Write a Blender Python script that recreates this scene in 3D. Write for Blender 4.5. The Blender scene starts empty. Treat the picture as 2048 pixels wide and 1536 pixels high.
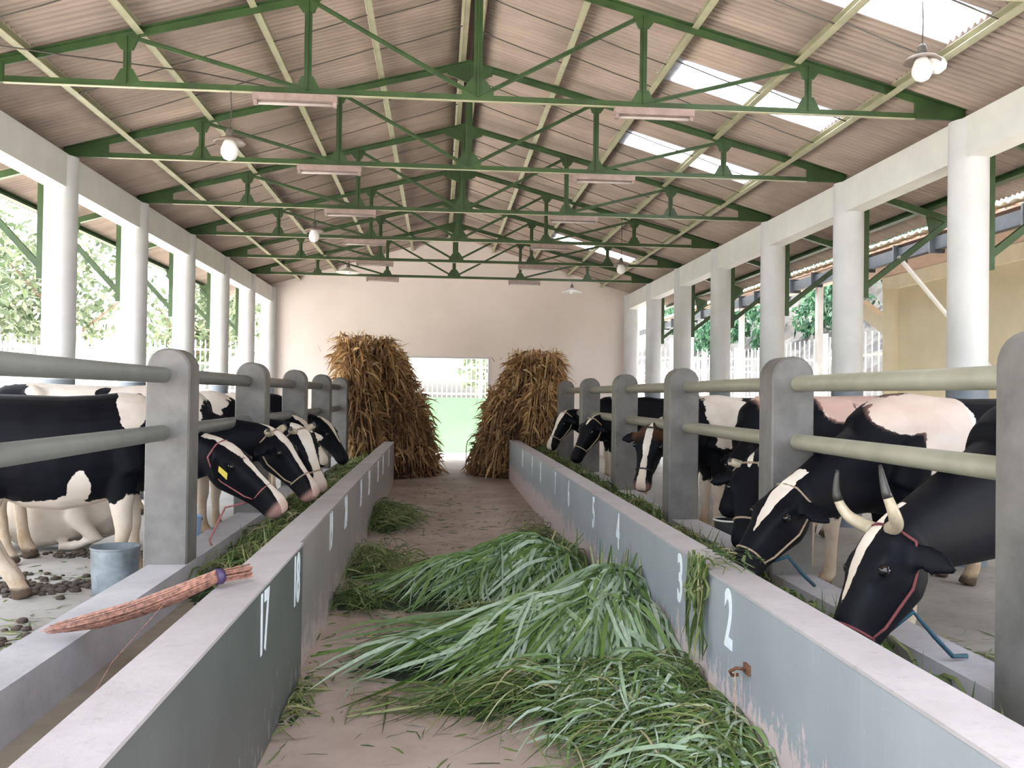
import bpy, math, random
import numpy as np
from mathutils import Vector, Matrix

R = random.Random(7)
NR = np.random.default_rng(11)
PI = math.pi
scene = bpy.context.scene
COL = scene.collection

# ------------------------------------------------------------------ camera, sky, sun, exposure
F, YAW, PITCH, ROLL = 1800.0, 0.0812, 0.0128, 0.0139
fw = Vector((math.sin(YAW) * math.cos(PITCH), math.cos(YAW) * math.cos(PITCH), math.sin(PITCH)))
rt = Vector((math.cos(YAW), -math.sin(YAW), 0))
up = rt.cross(fw)
r2 = rt * math.cos(ROLL) + up * math.sin(ROLL)
u2 = up * math.cos(ROLL) - rt * math.sin(ROLL)
cam_data = bpy.data.cameras.new('camera')
cam_data.sensor_width = 36.0
cam_data.lens = F / 2048 * 36.0
cam_data.clip_start = 0.05
cam_data.clip_end = 500
cam = bpy.data.objects.new('camera', cam_data)
M = Matrix((r2, u2, -fw)).transposed().to_4x4()
M.translation = Vector((0, 0, 1.5))
cam.matrix_world = M
COL.objects.link(cam)
scene.camera = cam

world = bpy.data.worlds.new('world')
scene.world = world
world.use_nodes = True
wn = world.node_tree
wn.nodes.clear()
w_out = wn.nodes.new('ShaderNodeOutputWorld')
w_bg = wn.nodes.new('ShaderNodeBackground')
w_sky = wn.nodes.new('ShaderNodeTexSky')
w_sky.sky_type = 'NISHITA'
w_sky.sun_disc = False
w_sky.sun_elevation = math.radians(79)
w_sky.sun_rotation = math.radians(-95)
w_sky.dust_density = 4.0
w_sky.air_density = 1.2
w_bg.inputs[1].default_value = 0.34
w_hs = wn.nodes.new('ShaderNodeHueSaturation')
w_hs.inputs['Saturation'].default_value = 0.42
wn.links.new(w_sky.outputs[0], w_hs.inputs['Color'])
wn.links.new(w_hs.outputs[0], w_bg.inputs[0])
wn.links.new(w_bg.outputs[0], w_out.inputs[0])

sun_data = bpy.data.lights.new('sun', 'SUN')
sun_data.energy = 5.5
sun_data.angle = math.radians(1.5)
sun_data.color = (1.0, 0.95, 0.87)
sun = bpy.data.objects.new('sun', sun_data)
sd = Vector((0.16, 0.10, -0.98)).normalized()          # the way the sunlight travels: almost from overhead
sun.rotation_euler = sd.to_track_quat('-Z', 'Y').to_euler()
sun.location = (-20, -5, 30)
COL.objects.link(sun)

vs = scene.view_settings
vs.view_transform = 'Standard'
vs.look = 'None'
vs.gamma = 1.0
vs.use_curve_mapping = False
vs.exposure = 2.05
scene.cycles.max_bounces = 10
scene.cycles.diffuse_bounces = 6
scene.cycles.transparent_max_bounces = 8

# ------------------------------------------------------------------ helpers
def tag(o, label=None, cat=None, group=None, kind=None):
    if label: o['label'] = label
    if cat: o['category'] = cat
    if group: o['group'] = group
    if kind: o['kind'] = kind
    return o

def obj(name, me, mat=None, parent=None, loc=None, rot=None):
    o = bpy.data.objects.new(name, me)
    COL.objects.link(o)
    if mat is not None and me is not None:
        if len(me.materials) == 0:
            me.materials.append(mat)
    if parent is not None: o.parent = parent
    if loc is not None: o.location = loc
    if rot is not None: o.rotation_euler = rot
    return o

def empty(name, loc=(0, 0, 0), rz=0.0):
    o = bpy.data.objects.new(name, None)
    COL.objects.link(o)
    o.empty_display_size = 0.1
    o.location = loc
    o.rotation_euler = (0, 0, rz)
    return o

class MB:
    """collects simple solids into one mesh"""
    def __init__(s): s.v = []; s.f = []
    def add(s, vs_, fs_):
        b = len(s.v)
        s.v += [tuple(v) for v in vs_]
        s.f += [tuple(i + b for i in f) for f in fs_]
        return s
    def box(s, a, b):
        x0, y0, z0 = a; x1, y1, z1 = b
        return s.add([(x0,y0,z0),(x1,y0,z0),(x1,y1,z0),(x0,y1,z0),(x0,y0,z1),(x1,y0,z1),(x1,y1,z1),(x0,y1,z1)],
                     [(0,3,2,1),(4,5,6,7),(0,1,5,4),(1,2,6,5),(2,3,7,6),(3,0,4,7)])
    def bar(s, p, q, w, h, upv=(0, 0, 1)):
        p = Vector(p); q = Vector(q); t = (q - p).normalized()
        sd_ = t.cross(Vector(upv))
        if sd_.length < 1e-4: sd_ = t.cross(Vector((0, 1, 0)))
        sd_.normalize(); n = sd_.cross(t)
        a = sd_ * w / 2; b = n * h / 2
        return s.add([p-a-b, p+a-b, p+a+b, p-a+b, q-a-b, q+a-b, q+a+b, q-a+b],
                     [(0,1,2,3),(7,6,5,4),(0,4,5,1),(1,5,6,2),(2,6,7,3),(3,7,4,0)])
    def tube(s, pts, rad, n=8, cap=True):
        pts = [Vector(p) for p in pts]
        if not isinstance(rad, (list, tuple)): rad = [rad] * len(pts)
        vs_ = []; fs_ = []; prev = None
        for i, p in enumerate(pts):
            t = (pts[min(i+1, len(pts)-1)] - pts[max(i-1, 0)]).normalized()
            if prev is None:
                a = t.cross(Vector((0, 0, 1)))
                if a.length < 1e-3: a = t.cross(Vector((1, 0, 0)))
            else:
                a = prev - t * prev.dot(t)
            a.normalize(); prev = a; b = t.cross(a)
            for k in range(n):
                th = 2 * PI * k / n
                vs_.append(p + (a * math.cos(th) + b * math.sin(th)) * rad[i])
        for i in range(len(pts) - 1):
            for k in range(n):
                k2 = (k + 1) % n
                fs_.append((i*n+k, i*n+k2, (i+1)*n+k2, (i+1)*n+k))
        if cap:
            fs_.append(tuple(range(n-1, -1, -1)))
            fs_.append(tuple((len(pts)-1)*n + k for k in range(n)))
        return s.add(vs_, fs_)
    def lathe(s, prof, n=20, c=(0, 0, 0), cap=True):
        vs_ = []; fs_ = []
        for (r, z) in prof:
            for k in range(n):
                th = 2 * PI * k / n
                vs_.append((c[0] + r*math.cos(th), c[1] + r*math.sin(th), c[2] + z))
        m = len(prof)
        for i in range(m - 1):
            for k in range(n):
                k2 = (k + 1) % n
                fs_.append((i*n+k, i*n+k2, (i+1)*n+k2, (i+1)*n+k))
        if cap:
            fs_.append(tuple(range(n-1, -1, -1)))
            fs_.append(tuple((m-1)*n + k for k in range(n)))
        return s.add(vs_, fs_)
    def mesh(s, name, smooth=False):
        me = bpy.data.meshes.new(name)
        me.from_pydata([tuple(v) for v in s.v], [], s.f)
        if smooth: me.polygons.foreach_set('use_smooth', [True] * len(me.polygons))
        me.update()
        return me
    def build(s, name, mat, parent=None, smooth=False, loc=None, rot=None):
        return obj(name, s.mesh(name, smooth), mat, parent, loc, rot)

def smooth_by_angle(me, deg=40):
    me.polygons.foreach_set('use_smooth', [True] * len(me.polygons))
    try:
        me.set_sharp_from_angle(angle=math.radians(deg))
    except Exception:
        pass

def fast_mesh(name, V, Q, tint=None, smooth=False):
    """quads from numpy arrays"""
    me = bpy.data.meshes.new(name)
    nv, nf = len(V), len(Q)
    me.vertices.add(nv)
    me.vertices.foreach_set('co', np.asarray(V, np.float32).ravel())
    me.loops.add(nf * 4)
    me.loops.foreach_set('vertex_index', np.asarray(Q, np.int32).ravel())
    me.polygons.add(nf)
    me.polygons.foreach_set('loop_start', np.arange(0, nf * 4, 4, dtype=np.int32))
    me.update(calc_edges=True)
    if tint is not None:
        a = me.attributes.new('tint', 'FLOAT', 'POINT')
        a.data.foreach_set('value', np.asarray(tint, np.float32))
    if smooth: me.polygons.foreach_set('use_smooth', [True] * nf)
    me.validate()
    return me

def ribbons(name, P, W, side, tint):
    """P (n,k,3) centre lines, W (n,k) widths, side (n,3) or (n,k,3), tint (n,)"""
    n, k, _ = P.shape
    if side.ndim == 2: side = np.repeat(side[:, None, :], k, axis=1)
    A = P - side * W[..., None] / 2
    B = P + side * W[..., None] / 2
    V = np.stack([A, B], axis=2).reshape(-1, 3)             # index ((i*k)+j)*2+s
    i, j = np.meshgrid(np.arange(n), np.arange(k - 1), indexing='ij')
    b = (i * k + j) * 2
    Q = np.stack([b, b + 1, b + 3, b + 2], axis=-1).reshape(-1, 4)
    return fast_mesh(name, V, Q, np.repeat(tint, k * 2))

def unit(a):
    return a / np.maximum(np.linalg.norm(a, axis=-1, keepdims=True), 1e-9)

# ------------------------------------------------------------------ materials
def newmat(name):
    m = bpy.data.materials.new(name)
    m.use_nodes = True
    nt = m.node_tree
    return m, nt, nt.nodes['Principled BSDF']

def N(nt, t, **kw):
    n = nt.nodes.new(t)
    for k, v in kw.items():
        if k.startswith('i_'):
            n.inputs[k[2:]].default_value = v
        else:
            setattr(n, k, v)
    return n

def noise_node(nt, scale, detail=4, rough=0.6, vec=None, dist=0.0):
    n = nt.nodes.new('ShaderNodeTexNoise')
    n.inputs['Scale'].default_value = scale
    n.inputs['Detail'].default_value = detail
    n.inputs['Roughness'].default_value = rough
    n.inputs['Distortion'].default_value = dist
    if vec is not None: nt.links.new(vec, n.inputs['Vector'])
    return n.outputs['Fac']

def ramp(nt, fac, stops):
    n = nt.nodes.new('ShaderNodeValToRGB')
    cr = n.color_ramp
    while len(cr.elements) > 1: cr.elements.remove(cr.elements[-1])
    cr.elements[0].position = stops[0][0]; cr.elements[0].color = (*stops[0][1], 1)
    for p, c in stops[1:]:
        e = cr.elements.new(p); e.color = (*c, 1)
    nt.links.new(fac, n.inputs[0])
    return n.outputs[0]

def mixc(nt, fac, a, b):
    n = nt.nodes.new('ShaderNodeMix'); n.data_type = 'RGBA'
    if isinstance(fac, (int, float)): n.inputs[0].default_value = fac
    else: nt.links.new(fac, n.inputs[0])
    for s, v in ((6, a), (7, b)):
        if isinstance(v, tuple): n.inputs[s].default_value = (*v, 1)
        else: nt.links.new(v, n.inputs[s])
    return n.outputs[2]

def maprange(nt, v, a, b, c=0.0, d=1.0):
    n = nt.nodes.new('ShaderNodeMapRange')
    nt.links.new(v, n.inputs[0])
    for i, x in zip((1, 2, 3, 4), (a, b, c, d)): n.inputs[i].default_value = x
    return n.outputs[0]

def bump(nt, bsdf, height, strength=0.3, dist=0.01):
    b = nt.nodes.new('ShaderNodeBump')
    b.inputs['Strength'].default_value = strength
    b.inputs['Distance'].default_value = dist
    nt.links.new(height, b.inputs['Height'])
    nt.links.new(b.outputs[0], bsdf.inputs['Normal'])

def objco(nt):
    n = nt.nodes.new('ShaderNodeTexCoord')
    return n.outputs['Object']

def worldpos(nt):
    n = nt.nodes.new('ShaderNodeNewGeometry')
    return n.outputs['Position']

def plain(name, col, rough=0.6, metal=0.0, var=0.12, scale=6.0, bmp=0.15, bdist=0.004, spec=0.5):
    m, nt, b = newmat(name)
    p = worldpos(nt)
    n1 = noise_node(nt, scale, 5, 0.6, p)
    lo = tuple(max(0, c * (1 - var * 1.6)) for c in col); hi = tuple(min(1, c * (1 + var)) for c in col)
    nt.links.new(ramp(nt, n1, [(0.3, lo), (0.7, hi)]), b.inputs['Base Color'])
    b.inputs['Roughness'].default_value = rough
    b.inputs['Metallic'].default_value = metal
    b.inputs['Specular IOR Level'].default_value = spec
    if bmp: bump(nt, b, noise_node(nt, scale * 12, 3, 0.6, p), bmp, bdist)
    return m

MAT = {}
MAT['white_paint'] = plain('white paint', (0.58, 0.595, 0.615), 0.6, var=0.05, scale=3)
MAT['beam_paint'] = plain('beam paint', (0.66, 0.67, 0.65), 0.65, var=0.05, scale=3)
MAT['band_paint'] = plain('grey column band', (0.16, 0.19, 0.23), 0.55, var=0.1)
MAT['post_paint'] = plain('grey post paint', (0.150, 0.143, 0.136), 0.55, var=0.2, scale=5)
MAT['pipe'] = plain('olive grey pipe', (0.27, 0.265, 0.205), 0.42, var=0.10, scale=4, spec=0.6)
MAT['pipe_grey'] = plain('grey pipe', (0.155, 0.16, 0.15), 0.42, var=0.10, scale=4, spec=0.6)
MAT['truss'] = plain('truss green', (0.034, 0.072, 0.022), 0.45, var=0.25, scale=4, bmp=0.05)
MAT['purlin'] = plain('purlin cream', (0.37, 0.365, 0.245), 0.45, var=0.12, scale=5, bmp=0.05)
MAT['rod'] = plain('dark rod', (0.06, 0.055, 0.045), 0.6, var=0.1, bmp=0)
MAT['lamp_fixture'] = plain('fixture dusty pink', (0.30, 0.225, 0.205), 0.6, var=0.15, scale=12)
MAT['lamp_cap'] = plain('lamp cap', (0.10, 0.09, 0.08), 0.5, var=0.1, bmp=0)
MAT['dusty_tube'] = plain('dusty tube', (0.42, 0.36, 0.34), 0.5, var=0.1, bmp=0)
MAT['shade'] = plain('dusty lamp shade', (0.27, 0.22, 0.19), 0.5, var=0.15, bmp=0)
MAT['glass_bulb'] = plain('opal bulb', (0.85, 0.85, 0.84), 0.25, var=0.02, bmp=0)
MAT['enamel'] = plain('white enamel', (0.75, 0.74, 0.70), 0.4, var=0.05, bmp=0)
MAT['number'] = plain('number paint', (0.80, 0.86, 0.92), 0.6, var=0.05, scale=20, bmp=0)
MAT['cream_wall'] = plain('cream wall', (0.60, 0.52, 0.36), 0.75, var=0.05, scale=2)
MAT['cream_light'] = plain('cream trim', (0.70, 0.63, 0.48), 0.7, var=0.05)
MAT['soffit'] = plain('pink soffit', (0.52, 0.38, 0.31), 0.8, var=0.08)
MAT['dark_metal'] = plain('dark gutter', (0.05, 0.055, 0.06), 0.5, var=0.2)
MAT['mint'] = plain('mint wall', (0.105, 0.205, 0.12), 0.8, var=0.06, scale=2)
MAT['fence_white'] = plain('white fence paint', (0.80, 0.80, 0.78), 0.5, var=0.04, bmp=0)
MAT['bucket_grey'] = plain('bucket grey', (0.20, 0.23, 0.25), 0.5, var=0.3, scale=7)
MAT['bucket_black'] = plain('bucket black', (0.03, 0.032, 0.036), 0.4, var=0.3)
MAT['bucket_blue'] = plain('bucket blue', (0.30, 0.42, 0.60), 0.45, var=0.12)
MAT['orange'] = plain('orange feed', (0.72, 0.36, 0.08), 0.7, var=0.25, scale=30)
MAT['rust'] = plain('rusty iron', (0.16, 0.07, 0.035), 0.8, var=0.4, scale=40)
MAT['rope_red'] = plain('red rope', (0.14, 0.03, 0.035), 0.8, var=0.2, scale=60)
MAT['rope_pink'] = plain('pink rope', (0.30, 0.10, 0.10), 0.8, var=0.2, scale=60)
MAT['rope_tan'] = plain('tan rope', (0.34, 0.26, 0.18), 0.8, var=0.2, scale=60)
MAT['rope_blue'] = plain('teal rope', (0.008, 0.055, 0.085), 0.7, var=0.25, scale=60)
MAT['rope_black'] = plain('black strap', (0.012, 0.012, 0.014), 0.6, var=0.2, bmp=0)
MAT['tag_yellow'] = plain('yellow tag', (0.75, 0.62, 0.10), 0.5, var=0.05, bmp=0)
MAT['horn'] = plain('horn', (0.42, 0.36, 0.26), 0.35, var=0.2, scale=14)
MAT['horn_tip'] = plain('horn tip', (0.03, 0.028, 0.025), 0.35, var=0.2)
MAT['eye'] = plain('eye', (0.006, 0.005, 0.005), 0.06, var=0.0, bmp=0)
MAT['nostril'] = plain('nostril', (0.02, 0.012, 0.012), 0.5, var=0, bmp=0)
MAT['broom'] = plain('broom ribs', (0.34, 0.17, 0.125), 0.65, var=0.45, scale=50, bmp=0)
MAT['broom_band'] = plain('purple band', (0.05, 0.03, 0.09), 0.5, var=0.1, bmp=0)
MAT['dung'] = plain('dung', (0.07, 0.05, 0.035), 0.8, var=0.4, scale=20, bmp=0.6)
MAT['bark'] = plain('bark', (0.20, 0.15, 0.10), 0.9, var=0.3, scale=12, bmp=0.5)
MAT['tree_core'] = plain('inner foliage', (0.05, 0.10, 0.03), 0.9, var=0.3)
MAT['roof_slate'] = plain('grey roofing', (0.09, 0.11, 0.13), 0.7, var=0.15)

def mat_sheet():
    m, nt, b = newmat('fibre cement sheet')
    p = worldpos(nt)
    info = nt.nodes.new('ShaderNodeObjectInfo')
    big = noise_node(nt, 1.1, 4, 0.6, p)
    c = ramp(nt, big, [(0.25, (0.21, 0.165, 0.14)), (0.5, (0.34, 0.27, 0.225)), (0.75, (0.44, 0.35, 0.295))])
    st = nt.nodes.new('ShaderNodeMapping'); st.inputs['Scale'].default_value = (0.5, 14, 0.5)
    nt.links.new(p, st.inputs[0])
    streak = noise_node(nt, 1.0, 4, 0.7, st.outputs[0])
    c = mixc(nt, maprange(nt, streak, 0.5, 0.75, 0, 0.5), c, (0.13, 0.105, 0.09))
    c = mixc(nt, maprange(nt, info.outputs['Random'], 0, 1, 0, 0.4), c, (0.20, 0.165, 0.145))
    nt.links.new(c, b.inputs['Base Color'])
    b.inputs['Roughness'].default_value = 0.8
    return m
MAT['sheet'] = mat_sheet()

def mat_skylight():
    m, nt, b = newmat('translucent sheet')
    tr = N(nt, 'ShaderNodeBsdfTranslucent'); tr.inputs[0].default_value = (0.88, 0.90, 0.95, 1)
    df = N(nt, 'ShaderNodeBsdfDiffuse'); df.inputs[0].default_value = (0.8, 0.82, 0.85, 1)
    n = noise_node(nt, 5, 3, 0.6, worldpos(nt))
    mx = N(nt, 'ShaderNodeMixShader')
    nt.links.new(maprange(nt, n, 0.2, 0.8, 0.12, 0.22), mx.inputs[0])
    nt.links.new(tr.outputs[0], mx.inputs[1]); nt.links.new(df.outputs[0], mx.inputs[2])
    nt.links.new(mx.outputs[0], nt.nodes['Material Output'].inputs[0])
    return m
MAT['skylight'] = mat_skylight()

def mat_concrete(name, c0, c1, c2, rough=0.75, scale=1.3, speck=0.25, speckc=(0.10, 0.08, 0.06), bstr=0.35):
    m, nt, b = newmat(name)
    p = worldpos(nt)
    c = ramp(nt, noise_node(nt, scale, 6, 0.65, p), [(0.28, c0), (0.5, c1), (0.72, c2)])
    s = noise_node(nt, scale * 14, 5, 0.7, p)
    c = mixc(nt, maprange(nt, s, 0.55, 0.75, 0, speck), c, speckc)
    nt.links.new(c, b.inputs['Base Color'])
    b.inputs['Roughness'].default_value = rough
    bump(nt, b, s, bstr, 0.006)
    return m
MAT['aisle'] = mat_concrete('aisle concrete', (0.25, 0.19, 0.155), (0.345, 0.275, 0.235), (0.43, 0.36, 0.315), 0.8)
MAT['stall_floor'] = mat_concrete('stall concrete', (0.24, 0.225, 0.20), (0.34, 0.33, 0.31), (0.43, 0.42, 0.40), 0.6, 1.0, 0.5, (0.12, 0.10, 0.07))
MAT['yard'] = mat_concrete('yard ground', (0.58, 0.54, 0.48), (0.67, 0.63, 0.57), (0.74, 0.71, 0.66), 0.9, 0.4)
MAT['kerb'] = mat_concrete('kerb concrete', (0.33, 0.32, 0.34), (0.42, 0.41, 0.43), (0.50, 0.49, 0.51), 0.7, 2.0, 0.25)
MAT['cap'] = mat_concrete('wall cap screed', (0.33, 0.305, 0.31), (0.40, 0.375, 0.38), (0.46, 0.435, 0.44), 0.7, 2.0, 0.25)
MAT['trough'] = mat_concrete('trough bed', (0.20, 0.17, 0.13), (0.27, 0.23, 0.18), (0.34, 0.30, 0.25), 0.7, 2.0, 0.4)
MAT['end_wall'] = mat_concrete('end wall plaster', (0.74, 0.655, 0.615), (0.79, 0.71, 0.67), (0.83, 0.76, 0.73), 0.8, 0.5, 0.05, (0.5, 0.42, 0.38), 0.1)
MAT['hill'] = mat_concrete('stone bank', (0.008, 0.0078, 0.0076), (0.022, 0.0212, 0.0208), (0.05, 0.048, 0.047), 0.9, 1.5, 0.6, (0.08, 0.09, 0.06), 1.0)

def mat_wallpaint(name, base, dark, peel, peel_amt):
    """painted manger wall: paint worn off in flakes along the foot, showing pale screed"""
    m, nt, b = newmat(name)
    p = worldpos(nt)
    c = ramp(nt, noise_node(nt, 1.6, 5, 0.6, p), [(0.3, dark), (0.7, base)])
    mp = nt.nodes.new('ShaderNodeMapping'); mp.inputs['Scale'].default_value = (9, 9, 3)
    nt.links.new(p, mp.inputs[0])
    fl = noise_node(nt, 2.4, 6, 0.72, mp.outputs[0])
    sx = nt.nodes.new('ShaderNodeSeparateXYZ'); nt.links.new(p, sx.inputs[0])
    hz = maprange(nt, sx.outputs['Z'], 0.02, 0.42, peel_amt, 0.0)
    ad = N(nt, 'ShaderNodeMath', operation='ADD'); nt.links.new(fl, ad.inputs[0]); nt.links.new(hz, ad.inputs[1])
    c = mixc(nt, maprange(nt, ad.outputs[0], 0.66, 0.69), c, peel)
    mp2 = nt.nodes.new('ShaderNodeMapping'); mp2.inputs['Scale'].default_value = (16, 16, 1.0)
    nt.links.new(p, mp2.inputs[0])
    st = noise_node(nt, 1.0, 5, 0.7, mp2.outputs[0])
    c = mixc(nt, maprange(nt, st, 0.55, 0.85, 0, 0.35), c, tuple(x * 1.35 for x in base))
    nt.links.new(c, b.inputs['Base Color'])
    b.inputs['Roughness'].default_value = 0.45
    bump(nt, b, ad.outputs[0], 0.25, 0.004)
    return m
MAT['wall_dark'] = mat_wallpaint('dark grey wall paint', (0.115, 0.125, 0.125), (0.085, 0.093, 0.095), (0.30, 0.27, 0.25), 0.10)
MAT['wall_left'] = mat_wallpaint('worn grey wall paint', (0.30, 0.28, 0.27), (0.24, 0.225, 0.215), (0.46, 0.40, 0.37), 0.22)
MAT['wall_right'] = mat_wallpaint('blue grey wall paint', (0.34, 0.37, 0.40), (0.28, 0.31, 0.34), (0.60, 0.50, 0.49), 0.48)

def mat_blades(name, stops, transl=0.3, rough=0.5):
    m, nt, b = newmat(name)
    at = N(nt, 'ShaderNodeAttribute'); at.attribute_name = 'tint'
    c = ramp(nt, at.outputs['Fac'], stops)
    v = noise_node(nt, 25, 2, 0.5, worldpos(nt))
    c2 = mixc(nt, maprange(nt, v, 0.3, 0.8, 0, 0.35), c, tuple(x * 0.55 for x in stops[0][1]))
    nt.links.new(c2, b.inputs['Base Color'])
    b.inputs['Roughness'].default_value = rough
    tr = N(nt, 'ShaderNodeBsdfTranslucent'); nt.links.new(c2, tr.inputs[0])
    mx = N(nt, 'ShaderNodeMixShader'); mx.inputs[0].default_value = transl
    nt.links.new(b.outputs[0], mx.inputs[1]); nt.links.new(tr.outputs[0], mx.inputs[2])
    nt.links.new(mx.outputs[0], nt.nodes['Material Output'].inputs[0])
    return m
MAT['grass'] = mat_blades('fresh cut grass', [(0.0, (0.03, 0.065, 0.015)), (0.25, (0.11, 0.20, 0.035)), (0.5, (0.21, 0.33, 0.12)), (0.7, (0.36, 0.48, 0.32)), (0.93, (0.52, 0.63, 0.50)), (1.0, (0.50, 0.50, 0.22))])
MAT['fodder'] = mat_blades('chopped fodder', [(0.0, (0.035, 0.06, 0.015)), (0.4, (0.09, 0.15, 0.04)), (0.7, (0.20, 0.26, 0.08)), (0.9, (0.36, 0.36, 0.16)), (1.0, (0.46, 0.40, 0.24))])
MAT['straw'] = mat_blades('dry maize straw', [(0.0, (0.14, 0.075, 0.04)), (0.4, (0.32, 0.175, 0.08)), (0.7, (0.58, 0.35, 0.16)), (0.9, (0.76, 0.52, 0.26)), (1.0, (0.85, 0.70, 0.48))], 0.25, 0.65)
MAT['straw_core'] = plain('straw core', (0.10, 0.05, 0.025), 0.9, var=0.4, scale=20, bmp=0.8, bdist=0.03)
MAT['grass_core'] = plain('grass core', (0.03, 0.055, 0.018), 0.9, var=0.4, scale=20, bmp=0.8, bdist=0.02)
MAT['leaves'] = mat_blades('tree leaves', [(0.0, (0.05, 0.08, 0.035)), (0.5, (0.13, 0.17, 0.09)), (1.0, (0.28, 0.31, 0.20))], 0.35)
MAT['vine'] = mat_blades('hanging vine leaves', [(0.0, (0.015, 0.05, 0.025)), (0.5, (0.035, 0.11, 0.055)), (1.0, (0.08, 0.18, 0.09))], 0.3)

def mat_cow():
    m, nt, b = newmat('holstein coat')
    oc = objco(nt)
    aw = N(nt, 'ShaderNodeAttribute'); aw.attribute_name = 'white'
    ap = N(nt, 'ShaderNodeAttribute'); ap.attribute_name = 'pink'
    ab = N(nt, 'ShaderNodeAttribute'); ab.attribute_name = 'brown'
    ah = N(nt, 'ShaderNodeAttribute'); ah.attribute_name = 'hoof'
    fine = noise_node(nt, 26, 4, 0.7, oc)
    mid = noise_node(nt, 6, 3, 0.6, oc)
    s = N(nt, 'ShaderNodeMath', operation='MULTIPLY_ADD'); nt.links.new(fine, s.inputs[0]); s.inputs[1].default_value = 0.28; nt.links.new(aw.outputs['Fac'], s.inputs[2])
    s2 = N(nt, 'ShaderNodeMath', operation='MULTIPLY_ADD'); nt.links.new(mid, s2.inputs[0]); s2.inputs[1].default_value = 0.9; nt.links.new(s.outputs[0], s2.inputs[2])
    k = maprange(nt, s2.outputs[0], 0.57, 0.61)
    blk = ramp(nt, mid, [(0.3, (0.0028, 0.003, 0.005)), (0.75, (0.006, 0.0065, 0.010))])
    blk = mixc(nt, ab.outputs['Fac'], blk, (0.10, 0.045, 0.02))
    wht = ramp(nt, mid, [(0.3, (0.62, 0.54, 0.46)), (0.7, (0.74, 0.69, 0.63))])
    dirt = noise_node(nt, 3.0, 5, 0.7, oc)
    sx = N(nt, 'ShaderNodeSeparateXYZ'); nt.links.new(oc, sx.inputs[0])
    low = maprange(nt, sx.outputs['Z'], 0.30, 0.80, 0.95, 0.0)
    dm = N(nt, 'ShaderNodeMath', operation='MULTIPLY'); ac = N(nt, 'ShaderNodeAttribute'); ac.attribute_name = 'dirty'
    dl = N(nt, 'ShaderNodeMath', operation='MULTIPLY'); nt.links.new(low, dl.inputs[0]); nt.links.new(ac.outputs['Fac'], dl.inputs[1])
    nt.links.new(dl.outputs[0], dm.inputs[0]); nt.links.new(maprange(nt, dirt, 0.35, 0.6, 0.25, 1.0), dm.inputs[1])
    wht = mixc(nt, dm.outputs[0], wht, (0.40, 0.28, 0.17))
    c = mixc(nt, k, blk, wht)
    c = mixc(nt, ap.outputs['Fac'], c, (0.52, 0.31, 0.26))
    c = mixc(nt, ah.outputs['Fac'], c, (0.09, 0.065, 0.045))
    nt.links.new(c, b.inputs['Base Color'])
    b.inputs['Roughness'].default_value = 0.55
    b.inputs['Specular IOR Level'].default_value = 0.10
    b.inputs['Sheen Weight'].default_value = 0.0
    mp = N(nt, 'ShaderNodeMapping'); mp.inputs['Scale'].default_value = (40, 140, 60)
    nt.links.new(oc, mp.inputs[0])
    bump(nt, b, noise_node(nt, 1.0, 3, 0.6, mp.outputs[0]), 0.22, 0.004)
    return m
MAT['cow'] = mat_cow()

# ------------------------------------------------------------------ key dimensions (metres)
XC = 0.28                     # middle of the aisle and of the roof
WL0, WL1 = -0.72, -0.88       # left manger wall, aisle face and cow face
WR0, WR1 = 1.27, 1.43
WH = 0.71
KL0, KL1 = -1.50, -1.73       # left kerb
KR0, KR1 = 2.02, 2.25
KH = 0.45
STALL = 0.13
Y0, YW = 0.2, 20.9           # open front end, end wall
S = 2.24
TY = [7.27 + S * k for k in range(-1, 6)]
HB = 3.88                     # top of the ring beams
CXL, CXR = -3.87, 4.45
SLOPE = 0.29
RIDGE = 5.17
def roof_z(dx): return RIDGE - SLOPE * abs(dx)
EAVE_L, EAVE_R = 5.22, 5.45   # distance of the eaves from the ridge line

# ------------------------------------------------------------------ ground and floors
g = MB().box((-70, -12, -0.30), (80, 110, -0.06)).build('ground', MAT['yard'])
tag(g, 'pale sunlit yard around the shed', 'ground', kind='structure')
fl = MB().box((KL0 - 0.1, Y0 - 2.0, -0.06), (KR0 + 0.1, YW + 0.9, 0.0)).build('floor', MAT['aisle'])
tag(fl, 'brown stained concrete feeding aisle floor', 'floor', kind='structure')
for nm, x0, x1, lab in (('floor_stall_left', -5.1, KL1 + 0.02, 'pale wet concrete floor of the left cow stalls'), ('floor_stall_right', KR1 - 0.02, 5.7, 'concrete floor of the right cow stalls')):
    o = MB().box((x0, Y0 - 2.0, -0.05), (x1, YW - 0.1, STALL)).build(nm, MAT['stall_floor'])
    tag(o, lab, 'floor', kind='structure')

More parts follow.
